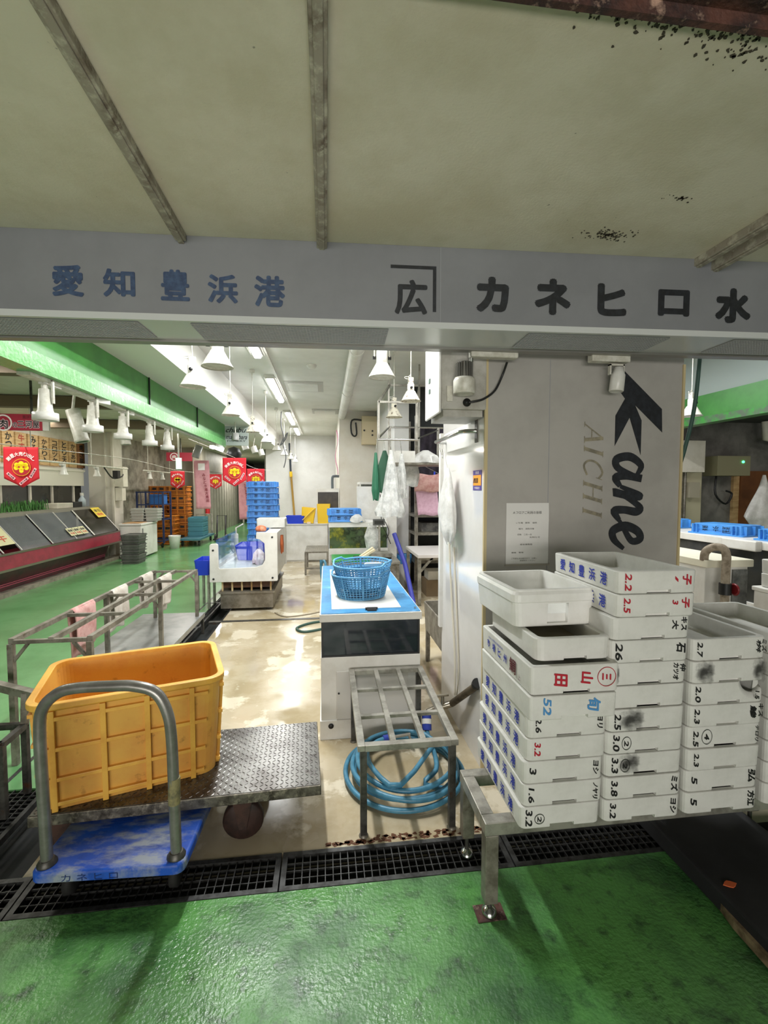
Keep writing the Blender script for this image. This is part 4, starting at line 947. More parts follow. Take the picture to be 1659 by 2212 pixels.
# blue fish crates, stacked upside down
def crate_proto():
    o = MB(); W, D, H = .52, .37, .10
    loft(o, [(rrect(W, D, .02, 2), 0), (rrect(W, D, .02, 2), .012), (rrect(W - .05, D - .05, .02, 2), .013), (rrect(W - .075, D - .075, .02, 2), H - .004), (rrect(W - .085, D - .085, .02, 2), H)], Matrix())
    for sx in (-.20, -.165, .165, .20): 
        for sy in (-1, 1): o.box(sx - .003, sx + .003, sy * (D / 2 - .017) - .017, sy * (D / 2 - .017) + .012, .012, H - .008)
    for yy in (-.12, 0, .12):
        for sx in (-1, 1): o.box(sx * (W / 2 - .018) - .017, sx * (W / 2 - .018) + .012, yy - .003, yy + .003, .012, H - .008)
    o.box(-.19, .19, -D / 2 + .02, -D / 2 + .024, .05, .056)
    c = o.build('fish_crate', blue_pl)
    tag(c, 'x', 'crate')
    m = MB()
    for i, ch in enumerate('産水広'):
        write(m, ch, (-.10 + i * .10, -D / 2 + .030, .056), XN, ZN, .058, .05, bold=.03, lift=.004)
    m.box(.065, .135, -D / 2 + .0245, -D / 2 + .0265, .024, .029).box(.065, .070, -D / 2 + .0245, -D / 2 + .0265, .029, .085)
    m.build('printed_lettering', mat('print_navy', '#1c3350', .6), c, local=True)
    return c
CP = crate_proto()
def crate(x, y, z, rz, label, group): return dup(CP, (x, y, z), rz, label, group)
ordn = ['lowest', 'second', 'third', 'fourth', 'fifth', 'sixth', 'seventh', 'eighth', 'ninth', 'tenth', 'eleventh', 'twelfth', 'thirteenth', 'fourteenth', 'fifteenth', 'sixteenth', 'topmost']
for i in range(17):
    crate(-1.06 + random.uniform(-.012, .012) - .0012 * i, 8.18, .001 + i * .1003, random.uniform(-.03, .03), '%s blue fish crate of the tall stack behind the display case' % ordn[i], 'blue crates in the tall stack')
crate(.285, 7.16, 1.082, .0, 'lower blue fish crate on the aquarium hood', 'blue crates on the aquarium')
crate(.27, 7.16, 1.184, .02, 'upper blue fish crate on the aquarium hood', 'blue crates on the aquarium')

# white counter with bins, black aquarium, brooms, stool
WC = thing('white_counter', 'plain white counter standing before the back wall', 'counter', (-.43, 10.4, 0))
MB().box(-.88, .02, 10.12, 10.45, .03, .80).box(-.86, 0, 10.14, 10.45, 0, .03).build('body', white, WC); MB().box(-.89, .03, 10.10, 10.45, .80, .82).build('top', white, WC)
MB().box(-.16, .28, 10.452, 10.95, 0, 1.03).build('raised_part', white, WC); MB().box(-.20, .28, 10.44, 10.95, 1.03, 1.06).build('raised_top', white, WC)
bn = thing('blue_bin', 'small deep blue tub on the white counter', 'bin', (-.67, 10.27, .821))
tub(MB(), Matrix.Translation(V3((-.67, 10.27, .821))), .34, .26, .40, .30, .17, .008, .03).build('tub', blue_dk, bn)
yb1 = thing('yellow_bin', 'bright yellow box tipped on the white counter', 'bin', (-.36, 10.3, .821))
T = Matrix.Translation(V3((-.40, 10.27, .955))) @ Matrix.Rotation(.10, 4, 'Y')
tub(MB(), T @ Matrix.Translation(V3((0, 0, -.12))), .26, .22, .30, .25, .33, .008, .02).build('tub', yellow2, yb1)
MB().bar((-.52, 10.13, .90), (-.26, 10.13, 1.15), .04, .012).build('slanted_lid', mat('pale_yellow', '#f2d45c', .4), yb1)
yb2 = thing('yellow_bin', 'upright bright yellow box on the white counter', 'bin', (-.12, 10.3, .821))
tub(MB(), Matrix.Translation(V3((-.06, 10.285, .821))), .26, .24, .29, .27, .42, .008, .02).build('tub', yellow2, yb2)
tag(MB().box(-.42, -.34, 10.135, 10.20, .8215, .86).build('paper_scrap', mat('peach_paper', '#e8cdb0', .7), origin=(-.38, 10.16, .82)), 'small peach paper scrap before the yellow boxes', 'paper')
aq = thing('black_aquarium', 'dark glass aquarium with a white hood behind the white counter', 'aquarium', (.02, 10.75, 1.06))
MB().box(-.19, .27, 10.5, 10.9, 1.061, 1.50).build('glass_box', mat('black_glass', '#2a241c', .4, var='#453b2c', scale=3), aq); MB().box(-.22, .28, 10.48, 10.92, 1.50, 1.58).build('hood', white, aq)
MB().tube([(.14, 10.7, 1.58), (.14, 10.7, 1.82), (.18, 10.72, 1.86), (.29, 10.74, 1.86)], .03, 10, sub=4).build('pipe', mat('grey_pipe', '#5c6468', .5), aq)
br = thing('broom', 'tall broom with yellow collar leaning on the back wall', 'broom', (-1.0, 15.2, 0))
MB().tube([(-.98, 15.1, .1), (-1.14, 15.42, 2.0)], .035, 8).build('bristle_bundle', mat('straw', '#a8843c', .8), br); MB().tube([(-1.137, 15.41, 1.95), (-1.147, 15.43, 2.12)], .05, 8).build('collar', yellow2, br)
MB().tube([(-1.147, 15.43, 2.1), (-1.18, 15.46, 3.05)], .03, 8).build('handle', mat('navy_handle', '#26303c', .5), br)
tag(MB().tube([(-.98, 10.6, 3.29), (-1.0, 10.7, 3.0), (-.95, 10.7, 2.75), (-1.02, 10.7, 2.55), (-.9, 10.7, 2.7), (-.86, 10.7, 2.85), (-.96, 10.7, 2.6), (-.9, 10.7, 2.3), (-.95, 10.7, 2.05)], .012, 6, sub=5).build('dangling_cable', mat('grey_cable', '#6a6c70', .6), origin=(-.95, 10.7, 2.6)), 'loosely knotted grey cable dangling from the last ceiling lights', 'cable')
so_ = thing('grating_stool', 'low steel stool with grating top by the white counter', 'stool', (-.19, 8.95, 0))
MB().box(-.40, .03, 8.5, 9.42, .405, .43).build('top_frame', steel_dull, so_)
k = MB()
for i in range(24): k.box(-.39 + i * .0175, -.384 + i * .0175, 8.51, 9.41, .43, .44)
k.build('grating', steel, so_)
for x, y in ((-.385, 8.52), (.015, 8.52), (-.385, 9.4), (.015, 9.4)): MB().bar((x, y, 0), (x, y, .405), .035, up=(0, 1, 0)).build('leg', steel_dull, so_)
MB().bar((-.385, 8.52, .12), (.015, 8.52, .12), .025).bar((-.385, 9.4, .12), (.015, 9.4, .12), .025).build('stretcher', steel_dull, so_)

# aquarium counter
AQ = thing('aquarium_counter', 'white framed aquarium with murky green water below blue crates', 'aquarium', (.48, 7.3, 0))
MB().box(.03, .93, 7.0, 7.55, 1.0, 1.08).box(.03, .93, 7.0, 7.55, 0, .68).box(.93, 1.1, 7.2, 7.55, 0, 1.5).box(.5, .93, 7.56, 7.7, 0, 1.62).build('frame', white, AQ, bevel=.004)
MB().box(.045, .915, 7.012, 7.53, .682, .998).build('glass_tank', murky, AQ)
MB().box(.03, .045, 7.002, 7.03, .68, 1.0).box(.915, .93, 7.002, 7.03, .68, 1.0).build('corner_post', mat('seam_grey', '#8d8f93'), AQ)
sa = thing('small_aquarium', 'small dark aquarium up on the white ledge behind the crates', 'aquarium', (.72, 8.3, 1.1))
MB().box(.58, .88, 8.2, 8.9, 0, 1.40).build('plinth', white, sa); MB().box(.60, .87, 8.22, 8.88, 1.401, 1.66).build('glass_box', mat('dark_small_glass', '#2a2c2a', .1, var='#6c6e66', scale=4), sa); MB().box(.585, .88, 8.205, 8.89, 1.66, 1.70).box(.585, .61, 8.205, 8.22, 1.40, 1.66).build('frame', white, sa)
bag('plastic_bag', 'small crumpled clear bag leaning on the lower aquarium crate', 'bag', .46, 6.97, 1.2, 1.083, [(0, .02, .03, 0), (.4, .03, .09, 0), (1, .035, .11, 0)], plastic_bag, seed=9)
tb = thing('steel_table', 'stainless work table carrying the green mat and scale', 'table', (.5, 6.5, 0))
MB().box(.05, .98, 6.1, 6.85, .575, .61).build('top', steel, tb); MB().box(.07, .96, 6.13, 6.82, .48, .575).build('apron', steel_dull, tb)
for x, y in ((.08, 6.14), (.95, 6.14), (.08, 6.8), (.95, 6.8)): MB().bar((x, y, 0), (x, y, .575), .04, up=(0, 1, 0)).build('leg', steel_dull, tb)
tag(MB().box(.07, .57, 6.12, 6.75, .611, .628).build('green_mat', mat('green_plastic', '#1f8a35', .5), origin=(.3, 6.4, .61)), 'bright green plastic mat on the steel table', 'mat')
bs = thing('scrub_brush', 'scrub brush with pale wooden handles lying on the green mat', 'brush', (.47, 6.3, .628))
MB().bar((.45, 6.25, .66), (.64, 6.4, .76), .03).bar((.47, 6.22, .65), (.66, 6.36, .74), .028).build('handle', mat('ivory_wood', '#e0d2b0', .5), bs); MB().box(.36, .49, 6.2, 6.32, .629, .665).build('bristles', mat('dark_bristle', '#3c2a1c', .9), bs)
sc = thing('platform_scale', 'steel platform scale with display column under a clear bag', 'scale', (.75, 6.45, .61))
MB().box(.60, .90, 6.3, 6.6, .64, .69).build('platter', steel, sc); MB().box(.61, .89, 6.31, 6.59, .611, .64).build('base', black, sc); MB().box(.74, .77, 6.6, 6.63, .611, 1.06).build('column', steel, sc)
MB().box(.66, .83, 6.56, 6.6, 1.06, 1.15).build('display', mat('grey_display', '#4a4c48', .3), sc); MB().box(.68, .81, 6.555, 6.56, 1.08, 1.13).build('screen', mat('lcd', '#2a2c28', .2), sc)
bag('plastic_bag', 'clear plastic bag hanging over the scale column', 'bag', .66, 6.72, 1.08, .70, [(0, .04, .05, 0), (.5, .05, .12, 0), (1, .04, .07, 0)], apron_cl, seed=6)
tag(MB().tube([(.88, 6.0, 1.0), (1.0, 5.85, .62), (1.09, 5.55, .03)], [.03, .03, .03], 10).build('mop_handle', mat('violet_blue', '#3a3fa0', .4), origin=(1, 5.8, .5)), 'blue violet mop handle leaning on the steel table', 'mop')
tag(MB().tube([(-.08, 6.3, .62), (-.07, 6.25, .40), (-.03, 6.2, .3), (-.01, 6.15, .5), (-.03, 6.2, .62), (-.07, 6.28, .55), (-.06, 6.3, .3), (-.03, 6.25, .18), (0.0, 6.2, .35), (-.02, 6.25, .6)], .016, 8, sub=5).build('coiled_hose', hose_bl, origin=(-.04, 6.2, .3)), 'blue hose bundle hung at the steel table end', 'hose')
tag(MB().tube([(-.02, 5.2, .011), (-.25, 5.1, .011), (-.34, 5.25, .011), (-.2, 5.42, .011), (.0, 5.5, .011)], .016, 8, sub=6).build('floor_hose', hose_gr, origin=(-.2, 5.3, 0)), 'dark hose loop on the beige floor beside the tank', 'hose')
tag(MB().tube([(-.66, 5.95, .01), (-.5, 5.75, .008), (-.2, 5.85, .008), (.0, 6.0, .008)], .008, 6, sub=6).build('floor_cable', mat('cable_tan', '#8a7f6a', .6), origin=(-.3, 5.8, 0)), 'thin tan cable across the beige floor by the display case', 'cable')

# hanging frame with aprons
HF = thing('apron_rack', 'stainless frame hung from the ceiling with a shelf and apron rails', 'frame', (.95, 5.5, 1.9))
fx0, fx1, fy0, fy1 = .575, 1.0, 5.1, 6.35
k = MB()
for x in (.575, 1.0): k.bar((x, fy0, 2.13), (x, fy0, 2.55), .022).bar((x + .28, fy1, 1.9), (x + .28, fy1, 3.29), .022)
k.bar((.575, fy0, 2.54), (1.0, fy0, 2.54), .022).bar((.575, fy0, 2.54), (.87, fy1, 3.0), .022).bar((1.0, fy0, 2.54), (1.28, fy1, 3.0), .022).bar((.86, fy1, 3.0), (1.6, fy1, 3.0), .022)
k.build('upper_frame', steel, HF)
k = MB().tube([(.56, fy0, 2.13), (1.02, fy0, 2.13)], .013).tube([(.56, fy0, 2.13), (.86, fy1, 2.43)], .013).tube([(.84, fy1, 2.43), (1.62, fy1, 2.43)], .013).tube([(1.0, fy0, 2.14), (1.55, fy1, 2.40)], .011)
k.build('rail', chrome, HF)
k = MB()
for x in (.87, 1.55): k.bar((x, fy1, 1.93), (x, fy1, 2.43), .03, up=(0, 1, 0))
k.build('post', steel, HF)
MB().box(.84, 1.6, 5.95, 6.55, 1.90, 1.925).build('shelf', steel_dull, HF)
tag(MB().box(.90, 1.16, 6.0, 6.3, 1.926, 2.08).build('white_tray', white, bevel=.005, origin=(1, 6.1, 1.93)), 'white plastic box on the hanging shelf', 'box')
bag('plastic_bag', 'crumpled clear bags heaped on the hanging shelf', 'bag', 1.33, 6.15, 2.10, 1.927, [(0, .04, .04, 0), (.4, .10, .15, 0), (1, .12, .2, 0)], plastic_bag, rip=.2, seed=12)
ga = bag('apron', 'green apron hanging farthest out on the frame rail', 'apron', .565, 5.3, 2.0, 1.46, [(0, .02, .015, 0), (.3, .05, .03, 0), (.8, .07, .045, .0), (1, .03, .03, 0)], green_cl, seed=21)
MB().tube([(.565, 5.3, 2.0), (.58, 5.28, 2.15)], .004, 5).build('hook', chrome, ga)
dg = bag('apron', 'dark green and white cloth between the hanging aprons', 'apron', .66, 5.25, 2.02, 1.55, [(0, .02, .02, 0), (.4, .04, .08, 0), (1, .04, .06, 0)], darkgreen, seed=22)
MB().tube([(.66, 5.25, 2.02), (.65, 5.24, 2.16)], .004, 5).build('hook', chrome, dg)
ca = bag('apron', 'shiny clear plastic apron hanging widest on the frame rail', 'apron', .72, 5.15, 2.02, 1.27, [(0, .02, .02, 0), (.25, .05, .05, 0), (.7, .08, .10, 0), (.92, .09, .135, 0), (1, .08, .12, 0)], apron_cl, rip=.28, seed=23)
MB().tube([(.72, 5.15, 2.02), (.70, 5.13, 2.18)], .004, 5).build('hook', chrome, ca)
cb = bag('apron', 'grey clear apron behind the shiny one on the frame rail', 'apron', .88, 5.4, 2.0, 1.48, [(0, .02, .02, 0), (.5, .06, .05, 0), (1, .06, .06, 0)], apron_cl, rip=.2, seed=24)
MB().tube([(.88, 5.4, 2.0), (.86, 5.38, 2.15)], .004, 5).build('hook', chrome, cb)
tag(MB().tube([(.80, 6.9, 1.5), (.83, 6.9, 1.2), (.93, 6.88, .95), (.88, 6.9, .8)], .006, 5, sub=5).tube([(.83, 6.9, 1.5), (.82, 6.9, 1.1), (.90, 6.88, .9), (.96, 6.9, .75)], .006, 5, sub=5).build('power_cable', black, origin=(.85, 6.9, 1.1)), 'black cables hanging beside the scale display', 'cable')
# wall box, shelf, towels, table, bin, sink
wb = thing('control_box', 'beige control box high on the mid wall', 'electrical box', (.97, 10.35, 2.6))
MB().box(.79, 1.16, 10.28, 10.49, 2.56, 3.18).build('cabinet', mat('beige_box', '#d2c2a0', .5), wb, bevel=.006); MB().box(.81, 1.13, 10.27, 10.28, 2.58, 3.1).build('door', mat('beige_box', '#d2c2a0'), wb)
MB().lathe([(.02, 0), (.02, .02)], 10, frame_T((1.02, 10.27, 2.85), XP, ZP)).lathe([(.02, 0), (.02, .02)], 10, frame_T((1.02, 10.27, 2.76), XP, ZP)).lathe([(.02, 0), (.02, .02)], 10, frame_T((.84, 10.27, 2.86), XP, ZP)).build('button', black, wb)
MB().tube([(.80, 10.4, 3.1), (.58, 10.42, 3.1), (.56, 10.42, 2.85), (.62, 10.42, 2.75), (.68, 10.42, 2.8), (.66, 10.42, 3.05)], .02, 6, sub=4).build('conduit', black, wb)
tag(MB().sheet(lambda u, v: V3((.24 + .03 * math.sin(v * 8), 10.55 + .3 * u, 2.9 - 1.0 * v)), 6, 14).build('pink_coat', mat('pink_fabric', '#d68aa8', .8), solid=.01, origin=(.24, 10.6, 2.2)), 'pink garment hanging at the edge of the mid wall', 'garment')
SH = thing('storage_shelf', 'steel storage shelf with dark clutter behind the apron frame', 'shelf', (1.75, 7.3, 0))
for x in (1.38, 2.15):
    for y in (7.05, 7.7): MB().bar((x, y, 0), (x, y, 2.7), .05, up=(0, 1, 0)).build('post', steel_dull, SH)
for z in (.42, .86, 1.14): MB().box(1.36, 2.18, 7.03, 7.72, z, z + .045).build('shelf_board', steel_dull, SH)
tag(MB().box(1.5, 1.95, 7.2, 7.6, .906, 1.04).build('clutter_tray', mat('clutter_grey', '#6d6a64', .6, var='#3c3a38', scale=9), origin=(1.7, 7.4, .91)), 'grey tray of odds and ends on the middle shelf board', 'tray')
tag(MB().box(1.45, 1.62, 7.1, 7.5, 1.187, 1.32).build('pink_box', mat('pink_white_box', '#d8c0c6', .6), origin=(1.5, 7.3, 1.19)), 'pale pink box on the upper shelf board', 'box')
tag(MB().sheet(lambda u, v: V3((1.45 + .75 * u, 7.6 + .03 * math.sin(u * 30), 2.6 - 1.25 * v)), 40, 8).build('dark_coats', mat('dark_coat', '#201c22', .9, var='#3c3440', scale=5), solid=.01, origin=(1.8, 7.6, 2)), 'row of dark coats hanging behind the shelf', 'coats', kind='stuff')
hg = thing('clip_hanger', 'wire clip hanger with pink towels hung by the shelf', 'hanger', (1.52, 6.9, 1.85))
MB().tube([(1.28, 6.9, 1.86), (1.45, 6.9, 1.94), (1.72, 6.9, 1.80)], .004, 5).tube([(1.45, 6.9, 1.94), (1.44, 6.9, 2.02)], .003, 5).build('wire', chrome, hg)
MB().box(1.34, 1.36, 6.885, 6.915, 1.77, 1.84).box(1.62, 1.64, 6.885, 6.915, 1.77, 1.84).build('clip', blue_dk, hg)
tag(MB().sheet(lambda u, v: V3((1.30 + .40 * u + .02 * v, 6.88 - .03 * math.sin(v * 3), 1.80 - .26 * v + .012 * math.sin(u * 7))), 12, 10).build('pink_towel', towel_p, solid=.012, origin=(1.5, 6.88, 1.6)), 'cream pink folded towel upper on the clip hanger', 'towel', 'towels on the clip hanger')
tag(MB().sheet(lambda u, v: V3((1.335 + .33 * u + .05 * v, 6.92, 1.70 - .52 * v + .012 * math.sin(u * 7))), 12, 10).build('pink_towel', pink_cl, solid=.012, origin=(1.5, 6.92, 1.4)), 'long plain pink towel lower on the clip hanger', 'towel', 'towels on the clip hanger')
bag('plastic_bag', 'clear bag tied under the hanging shelf', 'bag', 1.16, 6.3, 1.89, 1.62, [(0, .04, .10, 0), (.5, .04, .12, 0), (1, .03, .09, .0)], apron_cl, seed=31)
WT = thing('white_table', 'white topped steel work table by the storage shelf', 'table', (1.6, 6.7, 0))
MB().box(1.21, 2.0, 6.05, 7.02, .655, .70).build('top', mat('white_board', '#d6d0cc', .4), WT, bevel=.005)
for x, y in ((1.24, 6.1), (1.95, 6.1), (1.24, 6.96), (1.95, 6.96)): MB().bar((x, y, 0), (x, y, .655), .045, up=(0, 1, 0)).build('leg', steel, WT)
MB().bar((1.24, 6.1, .45), (1.42, 6.1, .65), .03).bar((1.24, 6.1, .635), (1.95, 6.1, .635), .03).build('brace', steel, WT)
tag(MB().box(1.45, 1.78, 6.6, 6.95, .001, .24).build('cardboard_box', mat('cardboard', '#8a765c', .8), origin=(1.6, 6.7, 0)), 'brown cardboard box on the floor under the white topped table', 'box')
tag(MB().box(1.48, 1.74, 6.62, 6.9, .242, .37).build('white_carton', white, origin=(1.6, 6.7, .24)), 'white carton on the cardboard box under the table', 'box')
tbn = thing('waste_bin', 'grey waste bin lined with a blue bag beside the white table', 'bin', (1.245, 7.38, 0))
MB().lathe([(.10, 0), (.115, .42), (.105, .42), (.095, .02)], 20, Matrix.Translation(V3((1.245, 7.38, .0)))).build('bin_body', mat('bin_grey', '#b3b0ab', .5), tbn)
MB().lathe([(.118, .38), (.13, .44), (.125, .52), (.105, .50), (.10, .4)], 22, Matrix.Translation(V3((1.245, 7.38, .0)))).build('bin_liner', mat('blue_liner', '#4a8cc8', .35, bump=.4, bscale=30), tbn)
SK = thing('steel_sink', 'small stainless sink standing behind the column', 'sink', (1.15, 3.85, 0))
tub(MB(), Matrix.Translation(V3((1.10, 3.82, .30))), .40, .66, .42, .70, .25, .012, .02, n=3).build('basin', steel_dull, SK)
for x, y in ((.92, 3.52), (1.28, 3.52), (.92, 4.12), (1.28, 4.12)): MB().bar((x, y, 0), (x, y, .30), .035, up=(0, 1, 0)).build('leg', steel_dull, SK)
# ================================================================== corridor side: track lights, butcher shop
G3 = 'spotlights on the beam track'
def track_spot(x, y, z, label, sc=1.):
    t = thing('track_spotlight', label, 'spotlight', (x, y, z), group=G3); T = WM[t.name] @ Matrix.Scale(sc, 4)
    MB().lathe([(0, .235), (.036, .235), (.05, .08), (.058, .06)], 24, T).build('head', offw, t)
    MB().lathe([(.06, .062), (.084, .058), (.085, .002), (.075, 0), (.072, .03), (0, .035)], 26, T).build('front_ring', white, t)
    MB().box(.052, .064, -.012, .012, .13, .30, T).box(-.03, .064, -.012, .012, .292, .302, T).tube([T @ V3((0, 0, .235)), T @ V3((0, 0, .31))], .022, 10).build('yoke', offw, t)
    MB().box(-.03, .03, -.02, .17, .27, .31, T).build('driver_box', white, t)
    return t
spots = [track_spot(-2.085, 3.79, 2.10, 'white track spotlight, first on the green beam')]
for i, y in enumerate((4.5, 5.125, 5.86, 6.48)):
    spots.append(dup(spots[0], (-2.085, y, 2.10), .25 * i - .4, 'white track spotlight, %s on the green beam' % ['second', 'third', 'fourth', 'fifth'][i], G3))
def tube_spot(x, y, z, L, r, tilt, label, m=offw):
    t = thing('tube_spotlight', label, 'spotlight', (x, y, z), group='tubular spotlights in the corridor'); T = WM[t.name] @ Matrix.Rotation(tilt, 4, 'Y')
    MB().lathe([(0, L), (r, L), (r, .03), (r * 1.04, .02), (r * 1.04, 0), (r * .85, 0), (r * .8, .05), (0, .05)], 22, T).build('head', m, t)
    MB().lathe([(r * .84, .002), (r * .8, .03), (0, .03)], 20, T).build('dark_reflector', black, t)
    MB().tube([T @ V3((0, 0, L)), V3((x, y, 2.86))], .012, 6).build('stem', offw, t)
tube_spot(-2.225, 4.6, 2.02, .30, .06, -.25, 'tilted tubular spotlight beyond the first track spotlight')
tube_spot(-2.41, 6.0, 2.12, .22, .055, -.1, 'tubular spotlight behind the third track spotlight')
tube_spot(-2.6, 9.7, 2.20, .26, .07, .35, 'grey tubular spotlight beside the far lit lamp', mat('grey_lamp', '#8f8e8a', .4))
ex = thing('lit_tube_lamp', 'short lit white lamp beyond the end of the green beam', 'lamp', (-2.3, 10.2, 2.42)); MB().tube([(-2.42, 10.2, 2.48), (-2.16, 10.2, 2.40)], .05, 10).build('lit_tube', lamp_on, ex); MB().bar((-2.29, 10.2, 2.5), (-2.29, 10.2, 2.86), .02).build('stem', offw, ex)
tag(MB().lathe([(0, -.18), (.12, -.13), (.17, 0), (.12, .13), (0, .18)], 16, Matrix.Translation(V3((-2.0, 10.5, 2.32)))).build('black_lamp_globe', black, origin=(-2, 10.5, 2.32)), 'round black lamp housing at the end of the green beam', 'lamp')

# butcher wall, pillar, case
struct(MB().box(-5.62, -5.52, 4, 11.4, 1.95, 2.86).box(-5.62, -5.52, 4, 11.4, 0, 1.2).build('wall_left', cream))
struct(MB().box(-6.4, -6.3, 4, 11.4, 0, 2.86).build('wall_inner', dark))
struct(MB().box(-5.36, -4.82, 11.3, 11.75, 0, 2.86).build('pillar', mat('pillar_cream', '#cfc9bd', .5, var='#c2bbac', scale=2)))
struct(MB().box(-4.86, -4.815, 11.27, 11.30, 0, 2.86).box(-5.0, -4.97, 11.27, 11.3, 0, 2.86).build('trim', cream))
sh = MB().box(-5.58, -5.44, 4, 11.25, 1.64, 1.97).box(-5.6, -5.42, 4, 11.28, 1.95, 2.0).build('trim', mat('shutter_box', '#d6d2c4', .5)); struct(sh)
wn = thing('window_1', 'dark serving window band behind the butcher case', 'window', (-5.52, 8, 1.2)); struct(wn)
MB().box(-5.54, -5.52, 4, 11.28, 1.2, 1.64).build('pane', mat('dark_window', '#25241f', .15, var='#3c3a34', scale=2), wn)
for i, y in enumerate((8.6, 9.4, 10.1, 10.9)): MB().box(-5.52, -5.49, y, y + .05, 1.2, 1.64).build('mullion', cream, wn)
struct(MB().box(-9, -2.2, 6.9, 7.05, 2.70, 2.85).box(-9, -2.2, 5.0, 5.15, 2.72, 2.85).box(-9, -2.2, 9.2, 9.35, 2.70, 2.85).build('beam', mat('brown_beam', '#6a5a44', .6)))
struct(MB().box(-4.86, -4.62, 4, 26, 0, .06).build('curb', mat('concrete_kerb', '#8f8878', .7, var='#6d6658', scale=6, bump=.3, bscale=30)))
words_ = ['ぶり巻', 'かつ丼', '牛すじ', 'みそ味', 'かわり入', 'コロッケ', 'とり天', 'からあげ', '焼き豚']
for i in range(9):
    y = 8.36 + i * .345
    t = thing('menu_plaque', 'pale wooden menu plaque with brushed kana, %s along the butcher wall' % ['first', 'second', 'third with red writing', 'fourth', 'fifth', 'sixth', 'seventh', 'eighth', 'ninth and brownest'][i], 'plaque', (-5.5, y + .15, 2.04), group='wooden menu plaques')
    MB().box(-5.519, -5.485, y, y + .30, 2.04, 2.60).build('board', wood if i < 8 else mat('dark_wood', '#8a5c34', .6), t, bevel=.004)
    m = MB(); n = len(words_[i])
    for j, ch in enumerate(words_[i]): write(m, ch, (-5.484, y + .15, 2.52 - j * (.46 / n) - .02), YP, ZP, .17, .40 / n, bold=.03, lift=.002)
    m.build('brush_writing', ink_black if i != 2 else mat('brush_red', '#a83a24', .6), t)
for i in range(3):
    y = 12.6 + i * .45
    t = thing('menu_plaque', 'small wooden plaque on the wall beyond the pillar, %s from it' % ['first', 'second', 'third'][i], 'plaque', (-5.5, y, 1.75), group='plaques beyond the pillar')
    MB().box(-5.2, -5.17, y, y + .38, 1.62, 2.25).build('board', wood, t); m = MB()
    for j, ch in enumerate('三品丼'): write(m, ch, (-5.169, y + .19, 2.12 - j * .18), YP, ZP, .2, .15, bold=.02, lift=.002)
    m.build('brush_writing', ink_black, t)
rs = thing('shop_sign', 'red hanging shop sign with white outlined Japanese characters', 'sign', (-3.6, 6.0, 2.28))
MB().box(-4.3, -3.33, 5.98, 6.02, 2.275, 2.465).build('board', mat('sign_red', '#a8243a', .5), rs); MB().box(-3.33, -3.26, 5.985, 6.015, 2.275, 2.40).build('end_cap', white, rs)
T = frame_T((-3.75, 5.979, 2.36), XP, ZP); m = ring(MB(), T, .088, .018, 30, lift=.002); m.build('roundel', ink_white, rs)
for ch, x, w, h, z in (('肉', -3.75, .10, .11, 2.345), ('の', -3.625, .05, .06, 2.335), ('三', -3.56, .07, .075, 2.345), ('河', -3.475, .075, .085, 2.345), ('屋', -3.395, .07, .085, 2.345)):
    write(MB(), ch, (x, 5.979, z), XP, ZP, w * 1.12, h * 1.12, bold=.07, lift=.003).build('outline_character', mat('sign_outline', '#e9c9cf', .5), rs); write(MB(), ch, (x, 5.979, z), XP, ZP, w, h, bold=.02, lift=.0045).build('black_character', ink_black, rs)
write(MB(), '直送特選', (-3.46, 5.979, 2.43), XP, ZP, .16, .04, lift=.003).build('small_print', mat('sign_dark_red', '#5c1420', .5), rs)
MB().bar((-3.9, 6, 2.465), (-3.9, 6, 2.86), .02).bar((-3.45, 6, 2.465), (-3.45, 6, 2.86), .02).build('hanger_rod', steel_dark, rs)
rs2 = thing('shop_sign', 'second red hanging sign with a white ring farther along the corridor', 'sign', (-3.75, 12.5, 2.28))
MB().box(-4.05, -3.42, 12.48, 12.52, 2.28, 2.50).build('board', mat('sign_red', '#a8243a'), rs2); T = frame_T((-3.86, 12.479, 2.39), XP, ZP); m = ring(MB(), T, .09, .022, 26, lift=.002); write(m, '肉', (-3.86, 12.479, 2.385), XP, ZP, .1, .1, bold=.03, lift=.002); m.build('roundel', ink_white, rs2); MB().bar((-3.7, 12.5, 2.5), (-3.7, 12.5, 2.86), .02).build('hanger_rod', steel_dark, rs2)
pt_ = thing('spotlight_pole', 'thin pale rail with small white lamps across the butcher front', 'rail', (-4.4, 8, 2.0))
MB().tube([(-4.4, 4.5, 2.02), (-4.4, 11.0, 2.02)], .018, 6).tube([(-4.4, 11.9, 2.02), (-4.4, 14.5, 2.02)], .018, 6).build('rail', offw, pt_)
for y in (7.45, 8.45, 9.6, 12.3, 13.2): MB().lathe([(0, .15), (.035, .15), (.045, .06), (.07, 0)], 14, Matrix.Translation(V3((-4.4, y, 1.82)))).box(-4.43, -4.37, y - .08, y + .02, 1.97, 2.0).build('small_lamp', white, pt_)
for y in (7.6, 9.4, 12.2, 13.8): MB().bar((-4.4, y, 2.02), (-4.4, y, 2.86), .012).build('hanger_rod', offw, pt_)
tag(MB().tube([(-4.4, 9.9, 2.0), (-4.42, 10.3, 1.80), (-4.45, 10.8, 1.84), (-4.6, 11.25, 1.9)], .015, 6, sub=4).box(-4.47, -4.37, 10.42, 10.55, 1.80, 1.96).build('camera_cable', black, origin=(-4.4, 10.4, 1.9)), 'small black camera with sagging cable by the pillar', 'camera')
cbx = thing('junction_box', 'tall pale junction box on the corridor pillar', 'electrical box', (-4.80, 11.4, 1.6))
MB().box(-4.815, -4.62, 11.3, 11.55, 1.62, 2.08).build('upper_cabinet', cream, cbx, bevel=.005); MB().box(-4.815, -4.66, 11.32, 11.52, 1.30, 1.60).build('lower_cabinet', cream, cbx, bevel=.005)

